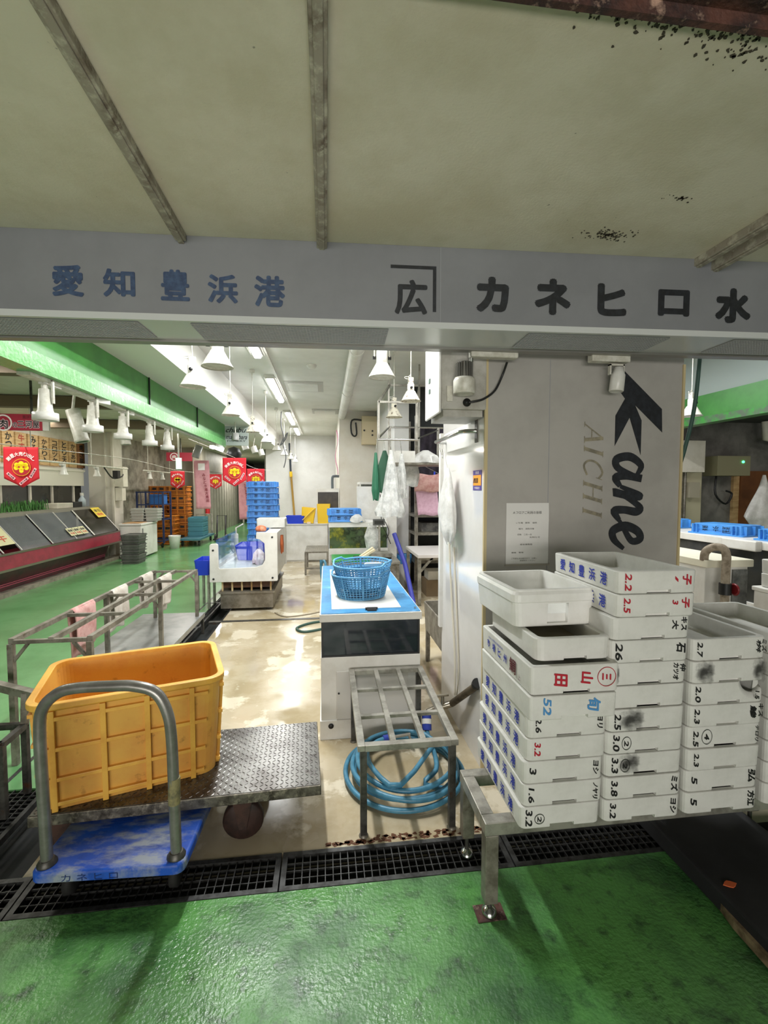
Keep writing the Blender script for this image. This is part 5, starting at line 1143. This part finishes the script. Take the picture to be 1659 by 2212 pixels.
BC = thing('butcher_case', 'long maroon butcher display case with slanted glass and yellow price cards', 'display case', (-4.9, 8, 0))
BY0, BY1 = 4.6, 10.75
BT = Matrix(((1, 0, 0, 0), (0, 0, 1, 0), (0, 1, 0, 0), (0, 0, 0, 1)))   # x, z profile extruded along y
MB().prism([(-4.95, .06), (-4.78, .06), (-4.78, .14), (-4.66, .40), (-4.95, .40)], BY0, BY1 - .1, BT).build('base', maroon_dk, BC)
MB().prism([(-4.95, .40), (-4.56, .40), (-4.53, .43), (-4.56, .63), (-4.95, .63)], BY0, BY1 + .15, BT).build('front_band', maroon, BC)
k = MB()
for z in (.12, .15, .18): k.box(-4.785, -4.77, BY0, BY1 - .1, z, z + .012)
k.build('base_grille', mat('grille_maroon', '#a8405a', .35), BC)
MB().prism([(-4.555, .405), (-4.525, .43), (-4.528, .395)], BY0, BY1 + .15, BT).prism([(-4.57, .635), (-4.55, .625), (-4.545, .65), (-4.565, .655)], BY0, BY1 + .15, BT).build('metal_strip', mat('strip_alu', '#8a7f74', .35, .7), BC)
MB().box(-5.40, -4.97, BY0, BY1, 1.17, 1.20).box(-4.99, -4.965, BY0, BY1, 1.13, 1.20).build('top_shelf', mat('shelf_alu', '#a19c92', .4, .5), BC)
MB().box(-5.40, -4.96, BY0, BY1, .5, .62).box(-5.42, -5.38, BY0, BY1, .1, 1.18).build('inner_tray', mat('dark_tray', '#2a2320', .4, var='#3f2c24', scale=3), BC)
A, B = V3((-4.97, 0, 1.14)), V3((-4.57, 0, .65))
seams = [BY0, 5.6, 6.4, 7.15, 7.55, 8.35, 9.1, 9.75, BY1 + .1]
for i in range(len(seams) - 1):
    a, b = seams[i] + .01, seams[i + 1] - .01
    off = V3((.012, 0, .010)) * (i % 2)
    if i == 3: continue
    MB().add([A + off + YP * a, B + off + YP * a, B + off + YP * b, A + off + YP * b], [(0, 1, 2, 3)]).build('glass_panel', glass_tint if i not in (7,) else mat('dark_glass_panel', '#1c1a18', .12, var='#2c2826', scale=3), BC, solid=.006)
k = MB()
for y in seams[1:-1]: k.bar(A + YP * y + V3((.02, 0, .016)), B + YP * y + V3((.02, 0, .016)), .014 if abs(y - 9.75) > .01 else .035, .01)
k.bar(A + YP * (BY1 + .1), B + YP * (BY1 + .1), .035); k.build('glass_edges', white, BC)
MB().prism([(-5.38, .63), (-4.57, .63), (-4.97, 1.16), (-5.38, 1.16)], BY1 + .1, BY1 + .13, BT).build('end_cheek', mat('dark_cheek', '#26221f', .2), BC)
cardm = mat('yellow_card', '#e2c83a', .6); cardw = mat('pale_card', '#d4d0a4', .6)
def card(y, t, w, h, m, label, body):
    o = A + (B - A) * t + V3((.035, 0, .028)) + YP * y; d = (B - A).normalized()
    th_ = thing('price_card', label, 'card', tuple(o), group='price cards on the butcher case')
    MB().prism([(0, 0), (w, 0), (w, h), (0, h)], 0, .003, frame_T(o, YP, -d)).build('card', m, th_)
    k = MB(); write(k, body[0], o + YP * (w / 2) - d * (h * .68), YP, -d, w * .75, h * .3, bold=.03, lift=.0045); k.build('printing', ink_black, th_)
    k = MB(); write(k, body[1], o + YP * (w / 2) - d * (h * .28), YP, -d, w * .7, h * .3, bold=.03, lift=.0045); k.build('red_printing', mat('card_red', '#c8482a', .6), th_)
card(10.42, .40, .36, .26, cardm, 'bright yellow price card at the top end of the butcher case', ('本日', '特売'))
for i, y in enumerate((8.97, 9.18, 9.39)): card(y, .90, .19, .17, cardw, 'pale yellow card low on the butcher glass, %s of the three' % ['first', 'middle', 'last'][i], ('国産', '牛肉'))
card(6.95, .82, .55, .42, cardw, 'large pale green card on the butcher glass at the picture edge', ('お得', '和牛'))
pg = MB(); rr = random.Random(3)
for i in range(900):
    x, y = -5.2 + rr.uniform(-.10, .12), rr.uniform(4.6, 9.25); h = rr.uniform(.06, .17); a = rr.uniform(-.5, .5); w = .014
    pg.add([(x, y - w, 1.20), (x, y + w, 1.20), (x + .04 * a, y + w + .05 * a, 1.2 + h), (x + .06 * a, y + .07 * a, 1.2 + h * 1.15)], [(0, 1, 2, 3)])
tag(pg.build('plastic_grass', mat('leaf_green', '#4a8a3a', .5, var='#2c5a26', scale=12), origin=(-5.2, 7, 1.2)), 'row of green plastic grass along the butcher case top', 'grass', kind='stuff')
lb = thing('label_machine', 'pale boxy label machine standing on the butcher case', 'machine', (-5.2, 9.75, 1.20))
MB().box(-5.32, -5.05, 9.45, 10.0, 1.201, 1.30).build('body', cream, lb, bevel=.01); MB().box(-5.32, -5.05, 10.02, 10.35, 1.201, 1.31).build('black_unit', black, lb, bevel=.005)
bo = thing('spray_bottle', 'small pale bottle at the end of the butcher case', 'bottle', (-5.15, 10.55, 1.2))
MB().lathe([(0, 0), (.07, 0), (.07, .14), (.03, .2), (.03, .23)], 16, Matrix.Translation(V3((-5.15, 10.55, 1.201)))).build('bottle_body', mat('pale_blue_plastic', '#b8c4cc', .35), bo); MB().lathe([(.035, .23), (.035, .29), (0, .29)], 14, Matrix.Translation(V3((-5.15, 10.55, 1.201)))).build('cap', white, bo)

# pennants
def pennant_proto(x, y, z):
    t = thing('sale_pennant', 'big red sale pennant over the butcher case side of the corridor', 'pennant', (x, y, z), group='red sale pennants')
    T = frame_T((x, y, z), XP, ZP); w, h = .32, .31
    fl = lambda u, v: T @ V3((-w / 2 + w * u, -(v * (h + .09 * (1 - abs(2 * u - 1)))), .008 * math.sin(u * 7 + v * 2)))
    MB().sheet(fl, 21, 14).build('cloth', red_cl, t, solid=.002)
    def dot(mb, cx, cy, r, n=22, d0=.010, d1=.0112): mb.prism([(cx + r * math.cos(2 * PI * i / n), cy + r * math.sin(2 * PI * i / n)) for i in range(n)], d0, d1, T)
    k = MB(); dot(k, .002, -.20, .085); k.build('emblem_ring', ring_or, t)
    k = MB(); dot(k, .002, -.20, .079, d0=.0113, d1=.0122); k.build('emblem_field', mat('emblem_red', '#b01f28', .7), t)
    k = MB()
    for cx, cy, r in ((-.04, -.175, .022), (.044, -.175, .022), (-.045, -.205, .022), (.049, -.205, .022), (.002, -.165, .026), (.002, -.20, .03), (.002, -.235, .02), (-.025, -.19, .025), (.029, -.19, .025)): dot(k, cx, cy, r, 14, .0123, .0132)
    k.build('emblem', yel_print, t)
    k = MB(); dot(k, -.02, -.197, .009, 10, .0133, .014); dot(k, .024, -.197, .009, 10, .0133, .014); k.build('emblem_holes', mat('emblem_red', '#b01f28'), t)
    k = MB()
    for i, ch in enumerate('謝恩大売り出し'):
        a = PI / 2 + (3 - i) * .27; c = T @ V3((.002 + .155 * math.cos(a), -.222 + .155 * math.sin(a), .0105)); u = T.to_3x3() @ V3((math.sin(a), -math.cos(a), 0)); v = T.to_3x3() @ V3((math.cos(a), math.sin(a), 0))
        write(k, ch, c, u, v, .038, .04, bold=.03)
    k.build('slogan', ink_white, t)
    for (cx, cy, a, L) in ((-.095, -.285, -.75, .09), (.02, -.335, .72, .10), (.105, -.255, 1.05, .105)):
        Q = T @ Matrix.Translation(V3((cx, cy, .0105))) @ Matrix.Rotation(a, 4, 'Z')
        s_ = MB().box(-L / 2, L / 2, -.013, .013, 0, .001, Q).build('name_strip', pinkp, t)
        k = MB(); write(k, '東三水産', Q @ V3((0, 0, .001)), Q.to_3x3() @ XP, Q.to_3x3() @ YP, L * .8, .017, bold=.03); k.build('strip_printing', mat('strip_ink', '#5c2c34', .6), s_)
    return t
pp = pennant_proto(-2.985, 5.0, 2.0)
dup(pp, (-1.27, 6.7, 2.015), 0, 'red sale pennant hanging above the corridor before the blue crate stack')
dup(pp, (-3.335, 11.0, 1.97), -.1, 'red sale pennant before the orange crates in the corridor')
dup(pp, (-2.97, 13.0, 1.96), .1, 'small far red sale pennant beside the pink banner')
dup(pp, (-1.32, 9.0, 1.955), .1, 'red sale pennant half hidden behind the blue crate stack')
tag(MB().tube([(-3.2, 4.5, 2.02), (-2.95, 5.0, 2.005), (-3.1, 8, 2.05), (-3.3, 11, 1.98), (-3.0, 13, 1.98), (-3, 20, 2.1)], .004, 4, sub=3).tube([(-1.4, 5, 2.1), (-1.27, 6.7, 2.02), (-1.32, 9, 1.96), (-1.5, 14, 2.1)], .004, 4, sub=3).build('pennant_line', offw, origin=(-2.5, 8, 2)), 'thin lines that carry the red pennants along the corridor', 'line')
def banner(x, y, z1, w, h, label, rz):
    t = thing('pink_banner', label, 'banner', (x, y, z1), rz, group='pink banners'); T = WM[t.name] @ frame_T((0, 0, 0), XP, ZP)
    MB().sheet(lambda u, v: T @ V3((-w / 2 + w * u + .03 * v, -h * v, .02 * math.sin(v * 6 + u * 3))), 8, 16).build('cloth', mat('faded_pink', '#d69aa0', .8, var='#c88890', scale=6), t, solid=.004)
    MB().box(-w * .2, w * .25, -.2, -.06, .024, .026, T).build('white_panel', ink_white, t)
    k = MB()
    for j, ch in enumerate('みなと市場大売出'): write(k, ch, T @ V3((.05 + .01 * j, -.30 - j * .075, .024)), T.to_3x3() @ XP, T.to_3x3() @ YP, .06, .065, bold=.03, lift=.003)
    k.build('lettering', mat('banner_red', '#8c3a44', .7), t)
banner(-2.56, 10.0, 2.16, .30, 1.0, 'faded pink banner hanging in the corridor before the grey shutters', 0)
banner(-2.85, 16.5, 2.0, .34, 1.5, 'second narrow pink banner farther along the corridor', .4)
es = thing('exit_light', 'small hanging green and white exit light in the corridor', 'sign', (-3.15, 10.5, 2.1))
MB().box(-3.21, -3.10, 10.48, 10.52, 2.0, 2.24).build('lit_box', lamp_exit, es); MB().bar((-3.155, 10.5, 2.24), (-3.155, 10.5, 2.86), .03).box(-3.25, -3.06, 10.45, 10.55, 2.83, 2.86).build('stem', white, es)

# goods beyond the pillar
FZ = thing('chest_freezer', 'white chest freezer with cardboard on its lid beyond the pillar', 'freezer', (-4.3, 11.7, 0))
MB().box(-4.60, -4.13, 10.95, 11.95, .03, .74).build('body', white, FZ, bevel=.02); MB().box(-4.61, -4.12, 10.94, 11.96, .745, .79).build('lid', white, FZ, bevel=.01); MB().box(-4.129, -4.11, 11.0, 11.03, .55, .68).build('handle', mat('grey_handle', '#8a8a88', .4), FZ)
tag(MB().box(-4.56, -4.2, 11.02, 11.5, .791, .80).build('cardboard_sheet', mat('cardboard2', '#b08c60', .8, var='#946f48', scale=4), origin=(-4.4, 11.6, .79)), 'brown cardboard sheet lying on the chest freezer', 'cardboard')
gcm = mat('grey_crate_plastic', '#5f5f5a', .5, var='#4c4c48', scale=6)
gc = thing('grey_crate', 'lower grey crate before the chest freezer', 'crate', (-4.09, 10.42, 0), group='grey crates by the freezer')
T = Matrix.Translation(V3((-4.09, 10.42, 0))); tub(MB(), T, .32, .40, .37, .46, .20, .012, .03).build('tub', gcm, gc)
k = MB()
for z in (.05, .11, .17): k.box(-.19, .19, -.235, .235, z, z + .012, T)
k.build('ribs', gcm, gc)
dup(gc, (-4.09, 10.42, .205), .02, 'middle grey crate before the chest freezer'); dup(gc, (-4.085, 10.43, .41), -.02, 'topmost grey crate before the chest freezer')
g2m = mat('pale_grey_crate', '#a5a59e', .5)
g2 = thing('grey_crate', 'pale grey crate stacked on the freezer, first of two', 'crate', (-4.45, 11.74, .80), group='pale crates on the freezer')
T = Matrix.Translation(V3((-4.45, 11.74, .805))); tub(MB(), T, .26, .3, .3, .34, .30, .01, .02).build('tub', g2m, g2); k = MB()
for z in (.06, .13, .2, .26): k.box(-.155, .155, -.175, .175, z, z + .012, T)
k.build('ribs', g2m, g2); dup(g2, (-4.14, 11.77, .80), 0, 'pale grey crate stacked on the freezer, second of two')
tag(MB().lathe([(0, 0), (.11, 0), (.15, .32), (.155, .34), (.14, .34), (.105, .02)], 18, Matrix.Translation(V3((-3.98, 12.75, 0)))).build('white_bucket', white, origin=(-3.98, 12.75, 0)), 'white bucket on the floor past the chest freezer', 'bucket')
tag(MB().box(-5.3, -5.2, 12.0, 14.5, .2, 1.6).build('dark_shelving', dark, origin=(-5.2, 13, 0)), 'dark shelving in the alcove behind the roll cage', 'shelving')
RC = thing('roll_cage', 'dark blue steel roll cage before the orange crates', 'cage', (-4.5, 13.2, 0)); navy = mat('navy_steel', '#26345c', .45)
k = MB()
for x in (-4.95, -4.3):
    for y in (12.9, 13.5): MB().bar((x, y, .12), (x, y, 1.5), .04, up=(0, 1, 0)).build('post', navy, RC)
for z in (.18, .75, 1.15, 1.48): k.bar((-4.95, 12.9, z), (-4.3, 12.9, z), .03).bar((-4.3, 12.9, z), (-4.3, 13.5, z), .03).bar((-4.95, 13.5, z), (-4.3, 13.5, z), .03)
for i in range(5): k.bar((-4.85 + i * .11, 12.9, .75), (-4.85 + i * .11, 12.9, 1.48), .015, up=(0, 1, 0))
k.build('bars', navy, RC)
for x in (-4.9, -4.35): MB().lathe([(.06, -.02), (.06, .02)], 14, frame_T((x, 12.95, .06), YP, ZP)).build('wheel', black, RC)
tag(MB().box(-4.7, -4.35, 13.05, 13.4, 1.16, 1.42).build('blue_box', mat('mid_blue', '#2f6bb4', .5), origin=(-4.5, 13.2, 1.16)), 'blue box lying in the roll cage', 'box')
def ocrate():
    t = thing('orange_crate', 'x', 'crate', (0, 0, 0), group='orange crates in the alcove'); T = Matrix(); k = MB()
    loft(k, [(rrect(.52, .38, .03, 2), 0), (rrect(.54, .40, .03, 2), .27), (rrect(.51, .37, .02, 2), .27), (rrect(.49, .35, .02, 2), .02)], T); k.build('tub', orange, t)
    k = MB()
    for z in (.02, .13, .245): k.box(-.285, .285, -.215, .215, z, z + .022)
    for x in (-.2, 0, .2): k.box(x - .012, x + .012, -.222, .222, .0, .26)
    k.build('ribs', mat('orange_rib', '#cf7f28', .5), t); k = MB()
    for x in (-.1, .1): k.box(x - .05, x + .05, -.2125, -.19, .16, .22)
    k.build('hand_slot', dark, t)
    return t
oc = ocrate(); on = ['lowest', 'second', 'third', 'fourth', 'fifth', 'topmost']
rows = [(-4.86, 14.35, 6, 'inner'), (-4.27, 14.25, 6, 'middle'), (-4.50, 13.74, 3, 'short front')]
n = 0
for x, y, c, nm_ in rows:
    for j in range(c):
        lb_ = '%s orange crate in the %s stack behind the roll cage' % (on[j] if j < c - 1 else 'topmost', nm_)
        if n == 0: oc.location = (x, y, 0); oc['label'] = lb_
        else: dup(oc, (x + random.uniform(-.015, .015), y, j * .275), random.uniform(-.04, .04), lb_)
        n += 1
FT2 = thing('platform_cart', 'teal flat cart with folded crates parked in the corridor', 'cart', (-3.7, 13.6, 0)); teal = mat('teal_plastic', '#3f6f7c', .45)
MB().box(-3.95, -3.40, 13.0, 14.6, .17, .22).build('deck', teal, FT2)
for x in (-3.9, -3.46):
    for y in (13.15, 14.4): MB().lathe([(.07, -.02), (.07, .02)], 14, frame_T((x, y, .08), YP, ZP)).build('wheel', black, FT2)
MB().tube([(-3.9, 14.55, .2), (-3.9, 14.55, .8), (-3.45, 14.55, .8), (-3.45, 14.55, .2)], .02, 8).build('handle', steel, FT2)
tc_ = thing('teal_crate', 'lower teal crate on the flat cart', 'crate', (-3.68, 13.9, .221), group='teal crates on the flat cart')
T = Matrix.Translation(V3((-3.68, 13.9, .221))); k = MB(); tub(k, T, .40, .6, .42, .62, .13, .012, .02)
for z in (.03, .08): k.box(-.215, .215, -.315, .315, z, z + .012, T)
k.build('tub', mat('teal_crate_plastic', '#4a8494', .5), tc_)
for i in range(3): dup(tc_, (-3.68, 13.9, .222 + .135 * (i + 1)), .02, '%s teal crate on the flat cart' % ['second', 'third', 'topmost'][i])
ht = thing('hand_truck', 'black folded hand truck beside the flat cart', 'cart', (-3.2, 14.6, 0)); MB().tube([(-3.3, 14.5, .1), (-3.3, 14.6, .75), (-3.05, 14.6, .75), (-3.05, 14.5, .1)], .025, 8).box(-3.35, -3.0, 14.2, 14.5, .04, .08).build('truck_frame', black, ht); MB().lathe([(.1, -.03), (.1, .03)], 14, frame_T((-3.32, 14.45, .1), YP, ZP)).build('wheel', black, ht); MB().lathe([(.1, -.03), (.1, .03)], 14, frame_T((-3.0, 14.45, .1), YP, ZP)).build('wheel', black, ht)
# far end
struct(MB().box(-5.25, -5.1, 11.75, 15.8, 0, 2.86).build('wall_alcove', mat('alcove_grey', '#a39c8e', .6, var='#6e685c', scale=3)))
struct(MB().box(-5.1, -3.95, 15.6, 15.75, 0, 2.86).box(-4.15, -3.9, 15.2, 15.75, 0, 2.86).build('wall_far', mat('far_wall', '#a8a294', .6)))
struct(MB().box(-4.0, -3.9, 15.75, 21, 0, 2.86).build('wall_shutter', mat('shutter_grey', '#b9b4a8', .5, var='#a39e92', scale=4)))
k = MB()
for i in range(12): k.box(-3.9, -3.885, 15.9 + i * .42, 15.93 + i * .42, .0, 2.1)
k.box(-3.9, -3.88, 15.75, 21, 2.1, 2.16); struct(k.build('trim', mat('shutter_dark', '#8a867a', .5)))
tag(MB().lathe([(.07, 0), (.07, .45), (.03, .52), (.03, .56), (0, .56)], 14, Matrix.Translation(V3((-3.80, 15.5, .75)))).build('fire_extinguisher', mat('extinguisher_red', '#b01c22', .35), origin=(-3.8, 15.5, .75)), 'red fire extinguisher on the far corridor wall', 'extinguisher')
tag(MB().box(-3.905, -3.89, 15.25, 15.55, 1.3, 1.75).build('paper_notice', mat('paper', '#d8d6d2'), origin=(-3.9, 15.4, 1.3)), 'white notice above the far fire extinguisher', 'notice')
struct(MB().box(-4.0, -1.9, 26, 26.1, 0, 2.86).box(-2.0, -1.9, 15.6, 26, 0, 2.86).box(-4.0, -3.9, 21, 26, 0, 2.86).build('wall_end', mat('dim_end', '#7c7a72', .7)))
gl = thing('glass_partition', 'pale framed glass partition at the far corridor end', 'partition', (-3.0, 22, 0))
MB().box(-3.85, -1.95, 22, 22.06, 2.0, 2.1).build('head_rail', cream, gl)
for x in (-3.8, -3.2, -2.6, -2.05): MB().bar((x, 22, 0), (x, 22, 2.05), .07, up=(0, 1, 0)).build('post', cream, gl)
MB().box(-3.8, -2.05, 22.02, 22.03, .1, 2.0).build('pane', glass_m, gl)
tag(MB().box(-3.5, -2.2, 22.5, 23.4, .02, .75).build('covered_table', mat('dull_sheet', '#a89c88', .8, var='#746a5c', scale=2), bevel=.1, origin=(-3, 23, 0)), 'sheet covered table behind the far glass partition', 'table')
sg = thing('hanging_sign', 'white hanging sign with black script past the beam end', 'sign', (-1.9, 9.9, 2.45))
MB().box(-2.02, -1.56, 9.7, 9.74, 2.45, 2.84).build('board', mat('sign_pale', '#a9b0ac', .5), sg); k = MB(); write(k, 'chubu', (-1.80, 9.699, 2.76), XP, ZP, .4, .10, shear=.4, bold=.02, lift=.002); write(k, 'matsubara', (-1.79, 9.699, 2.62), XP, ZP, .42, .09, shear=.4, bold=.02, lift=.002); write(k, 'FISHERY', (-1.79, 9.699, 2.54), XP, ZP, .36, .04, lift=.002); k.build('script', sign_black, sg)
for i, (x, y) in enumerate(((-1.72, 10.4), (-1.66, 11.3), (-1.62, 12.2))): tube_spot(x, y, 2.42, .16, .07, -.3, ['first', 'second', 'third'][i] + ' white spotlight under the white ceiling drop at its far end', white)
tube_spot(-1.72, 9.2, 2.50, .14, .065, .0, 'grey metal spotlight before the hanging script sign', mat('grey_lamp', '#8f8e8a'))
# ================================================================== beyond the column
IB = thing('insulated_tank', 'white lidded insulated tank behind the foam stacks', 'tank', (2.95, 3.3, 0))
MB().box(2.735, 3.08, 3.03, 3.9, 0, 1.02).build('body', white, IB, bevel=.004); MB().box(2.72, 3.10, 3.0, 3.92, 1.021, 1.075).build('lid', mat('lid_white', '#e2ddc8', .4), IB, bevel=.005)
MB().box(2.95, 3.07, 3.018, 3.03, .6, 1.0).build('dark_window', mat('dark_pane', '#6c6e6a', .15, var='#3c3e3c', scale=8), IB)
PW = thing('drain_pipe', 'bandaged beige pipe bend with red valve on the insulated tank', 'pipe', (2.74, 2.95, .6))
MB().tube([(2.74, 3.05, 1.07), (2.74, 3.04, 1.13), (2.76, 3.0, 1.17), (2.80, 2.96, 1.17), (2.815, 2.94, 1.12), (2.815, 2.94, 1.0), (2.815, 2.94, .5)], .028, 12, sub=5).build('pipe', mat('bandage', '#a39684', .8, var='#7d705e', scale=24), PW)
MB().tube([(2.815, 2.94, .92), (2.815, 2.94, .84)], .04, 12).build('valve_body', black, PW)
MB().lathe([(.034, -.006), (.045, 0), (.034, .006)], 12, frame_T((2.86, 2.91, .88), YP, ZP)).build('valve_wheel', mat('valve_red', '#7c1c20', .4), PW)
RT = thing('fish_tank', 'long white rimmed fish tank with dark glass beyond the column', 'fish tank', (4.0, 4.5, 0))
MB().box(3.56, 4.5, 2.3, 6.3, 1.085, 1.15).build('rim', white, RT, bevel=.004); MB().box(3.60, 4.46, 2.34, 6.26, .62, 1.085).build('glass_wall', mat('dark_tank_side', '#2a2c2c', .08, var='#3c3e3a', scale=3, var2='#4c3a34', scale2=2.2, lo2=.6, hi2=.7), RT); MB().box(3.57, 4.49, 2.31, 6.29, 0, .62).build('cabinet', white, RT)
tag(MB().box(3.50, 3.565, 3.38, 3.72, 1.07, 1.158).build('white_bracket', white, bevel=.01, origin=(3.53, 3.5, 1.1)), 'small white bracket hooked over the tank rim', 'bracket')
crate(3.86, 4.9, 1.151, math.radians(-82), 'blue fish crate on the long tank half hidden by the column', 'blue crates on the long tank')
crate(3.86, 5.5, 1.151, math.radians(-85), 'far blue fish crate on the long tank behind the column', 'blue crates on the long tank')
crate(3.84, 4.02, 1.151, math.radians(-76), 'blue fish crate with clear lettering in the middle of the long tank', 'blue crates on the long tank')
CP.location = (3.86, 3.32, 1.151); CP.rotation_euler = (0, 0, math.radians(-84)); tag(CP, 'blue fish crate cut by the picture edge on the long tank', 'crate', 'blue crates on the long tank')
dup(p0, (3.66, 4.3, 2.32), .4, 'single white cone lamp against the green beam beyond the column', 'lamps beyond the column')
tag(MB().tube([(2.30, 2.62, 2.9), (2.275, 2.62, 2.4), (2.25, 2.62, 2.09), (2.20, 2.62, 1.86), (2.15, 2.62, 1.70), (2.06, 2.62, 1.5)], .012, 10, sub=5).build('hanging_hose', hose_gr, origin=(2.2, 2.62, 2)), 'dark green hose swinging down beside the column edge', 'hose')
tag(MB().tube([(2.36, 3.0, 3.29), (2.42, 3.0, 2.9), (2.38, 3.0, 2.55), (2.40, 3.0, 2.3)], .012, 8, sub=5).tube([(2.52, 3.0, 3.29), (2.44, 3.0, 2.8), (2.40, 3.0, 2.5)], .012, 8, sub=5).build('yellow_cable', mat('yellow_cable', '#e2cf4a', .5), origin=(2.4, 3, 2.8)), 'yellow cables twisting down beside the column', 'cable')
# dim side wall with boxes
struct(MB().box(4.9, 12, 6.6, 6.7, 0, 2.65).build('wall_side', mat('side_grey', '#7d7a74', .6, var='#5c5954', scale=2)))
struct(MB().box(5.0, 5.75, 6.5, 6.6, 0, 2.1).build('wall_side_pillar', mat('side_cream', '#bdb69a', .6)))
struct(MB().box(6.35, 6.45, 6.55, 6.6, 0, 1.9).build('trim', wood))
tag(MB().box(6.45, 8.2, 6.53, 6.595, .1, 1.86).build('brown_panel', brown, origin=(7, 6.5, .1)), 'tall brown panel leaning on the dim side wall', 'panel')
tag(MB().box(7.75, 8.6, 6.30, 6.5, .2, 1.68).build('black_cabinet', black, origin=(8, 6.4, .2)), 'black cabinet before the brown panel at the picture edge', 'cabinet')
e1 = thing('switch_box', 'beige switch box with conduit on the dim side pillar', 'electrical box', (5.35, 6.4, 1.7)); MB().box(5.1, 5.62, 6.30, 6.499, 1.83, 2.3).build('cabinet', cream, e1, bevel=.005); MB().tube([(5.4, 6.42, 1.83), (5.4, 6.42, 1.0)], .02, 8).tube([(5.33, 6.42, 1.83), (5.33, 6.42, .9)], .03, 8).build('conduit', steel_dull, e1); MB().box(5.45, 5.62, 6.38, 6.499, 1.45, 1.68).build('small_box', mat('beige_grey', '#a39c88', .5), e1)
e2 = thing('control_box', 'olive control box with a green lamp on the dim side wall', 'electrical box', (6.1, 6.4, 1.7)); MB().box(5.85, 6.4, 6.32, 6.599, 1.78, 2.08).build('cabinet', mat('olive_box', '#8a8668', .5), e2, bevel=.005); MB().lathe([(.018, 0), (.018, .012), (0, .014)], 12, frame_T((6.27, 6.32, 1.99), XP, ZP)).build('green_lamp', led_green, e2); MB().tube([(5.95, 6.45, 1.78), (5.9, 6.4, 1.5), (6.1, 6.42, 1.35), (6.2, 6.42, 1.5), (6.1, 6.42, 1.55)], .015, 6, sub=4).build('loose_wires', black, e2)
tag(MB().tube([(6.6, 6.3, 2.6), (6.62, 6.3, 2.35), (6.9, 6.3, 2.3), (7.1, 6.3, 2.1), (7.6, 6.3, 2.1)], .05, 8).build('conduit_pipe', cream, origin=(7, 6.3, 2.3)), 'bent pale conduit under the dim side ceiling', 'pipe')
cg = bag('plastic_apron', 'white plastic apron hung before the brown panel', 'apron', 6.2, 5.9, 1.78, .85, [(0, .02, .015, 0), (.15, .05, .05, 0), (.65, .10, .30, 0), (.75, .08, .20, 0), (1, .08, .18, 0)], plastic_bag, rip=.15, seed=44)
# foam boxes on a white chest at the picture edge
ch = thing('white_chest', 'white chest at the picture edge carrying foam boxes', 'chest', (3.1, 2.6, 0)); MB().box(2.90, 3.35, 2.44, 2.80, 0, .90).build('body', white, ch, bevel=.006); MB().box(2.89, 3.36, 2.43, 2.81, .901, .93).build('lid', white, ch, bevel=.006)
f1 = foam_mesh(.38, .32, .092, .02, .02); f1.location = (3.11, 2.46, .932); WM[f1.name] = Matrix.Translation(f1.location); tag(f1, 'foam box on the white chest past the stacks, lower one', 'foam box', 'foam boxes on the white chest')
f2 = f1.copy(); COL.objects.link(f2); f2.location = (3.115, 2.465, 1.025); tag(f2, 'foam box on the white chest past the stacks, upper one')

# ================================================================== light
def area(name, loc, sx, sy, power, col=(1, 1, 1), rot=(0, 0, 0)):
    l = bpy.data.lights.new(name, 'AREA'); l.shape = 'RECTANGLE'; l.size = sx; l.size_y = sy; l.energy = power; l.color = col
    o = bpy.data.objects.new(name, l); COL.objects.link(o); o.location = loc; o.rotation_euler = rot
    return o
# stall fluorescents (just under their diffusers) and further rows outside the view
for y, w in ((5.7, 26), (8.2, 40), (11.4, 34), (13.9, 26)): area('stall_tube', (-.84, y, 3.20), .1, 1.5, w, (.98, 1, 1))
for x, y, w in ((1.0, 3.9, 30), (2.9, 3.8, 46), (2.9, 6.0, 30), (-.4, 3.2, 85)): area('stall_tube', (x, y, 3.24), .1, 1.4, w, (.98, 1, 1))
# corridor ceiling tubes
for y, w in ((4.2, 26), (7.5, 26), (11, 30), (14.5, 40), (19, 60)): area('corridor_tube', (-3.3, y, 2.82), .15, 1.2, w, (1, .96, .88))
area('butcher_tube', (-5.0, 9.0, 2.8), .15, 2, 12, (1, .95, .85))
area('side_tube', (6.5, 4.6, 2.6), .15, 1.0, 7, (1, .93, .82))
# unseen market hall and added fill lights behind the camera
struct(MB().box(-9, 9, -12, .72, 3.0, 3.1).build('ceiling_hall', mat('hall_ceiling', '#6a6862', .7)))  # unseen hall ceiling, put in to keep sky light off the floor
struct(MB().box(-9, 9, -12, -3.5, -.08, 0).build('floor_hall', green_co))
area('hall_uplight', (-.2, -1.2, .9), 1.5, .3, 25, (1, .95, .88), (math.radians(140), 0, 0))  # unseen fill light added to brighten the soffit from below
area('hall_shopfront', (-1.5, -8.0, 1.6), 6.0, 1.6, 285, (1, .97, .92), (math.radians(92), 0, math.radians(-6)))  # unseen broad fill added to light the foam box fronts
w = bpy.data.worlds.new('world'); S.world = w; w.use_nodes = True
w.node_tree.nodes['Background'].inputs[0].default_value = (.92, .95, .9, 1); w.node_tree.nodes['Background'].inputs[1].default_value = .13
vs = S.view_settings; vs.view_transform = 'Standard'; vs.look = 'None'; vs.exposure = 0.35; vs.gamma = 1; vs.use_curve_mapping = False
S.cycles.max_bounces = 8; S.cycles.use_denoising = True
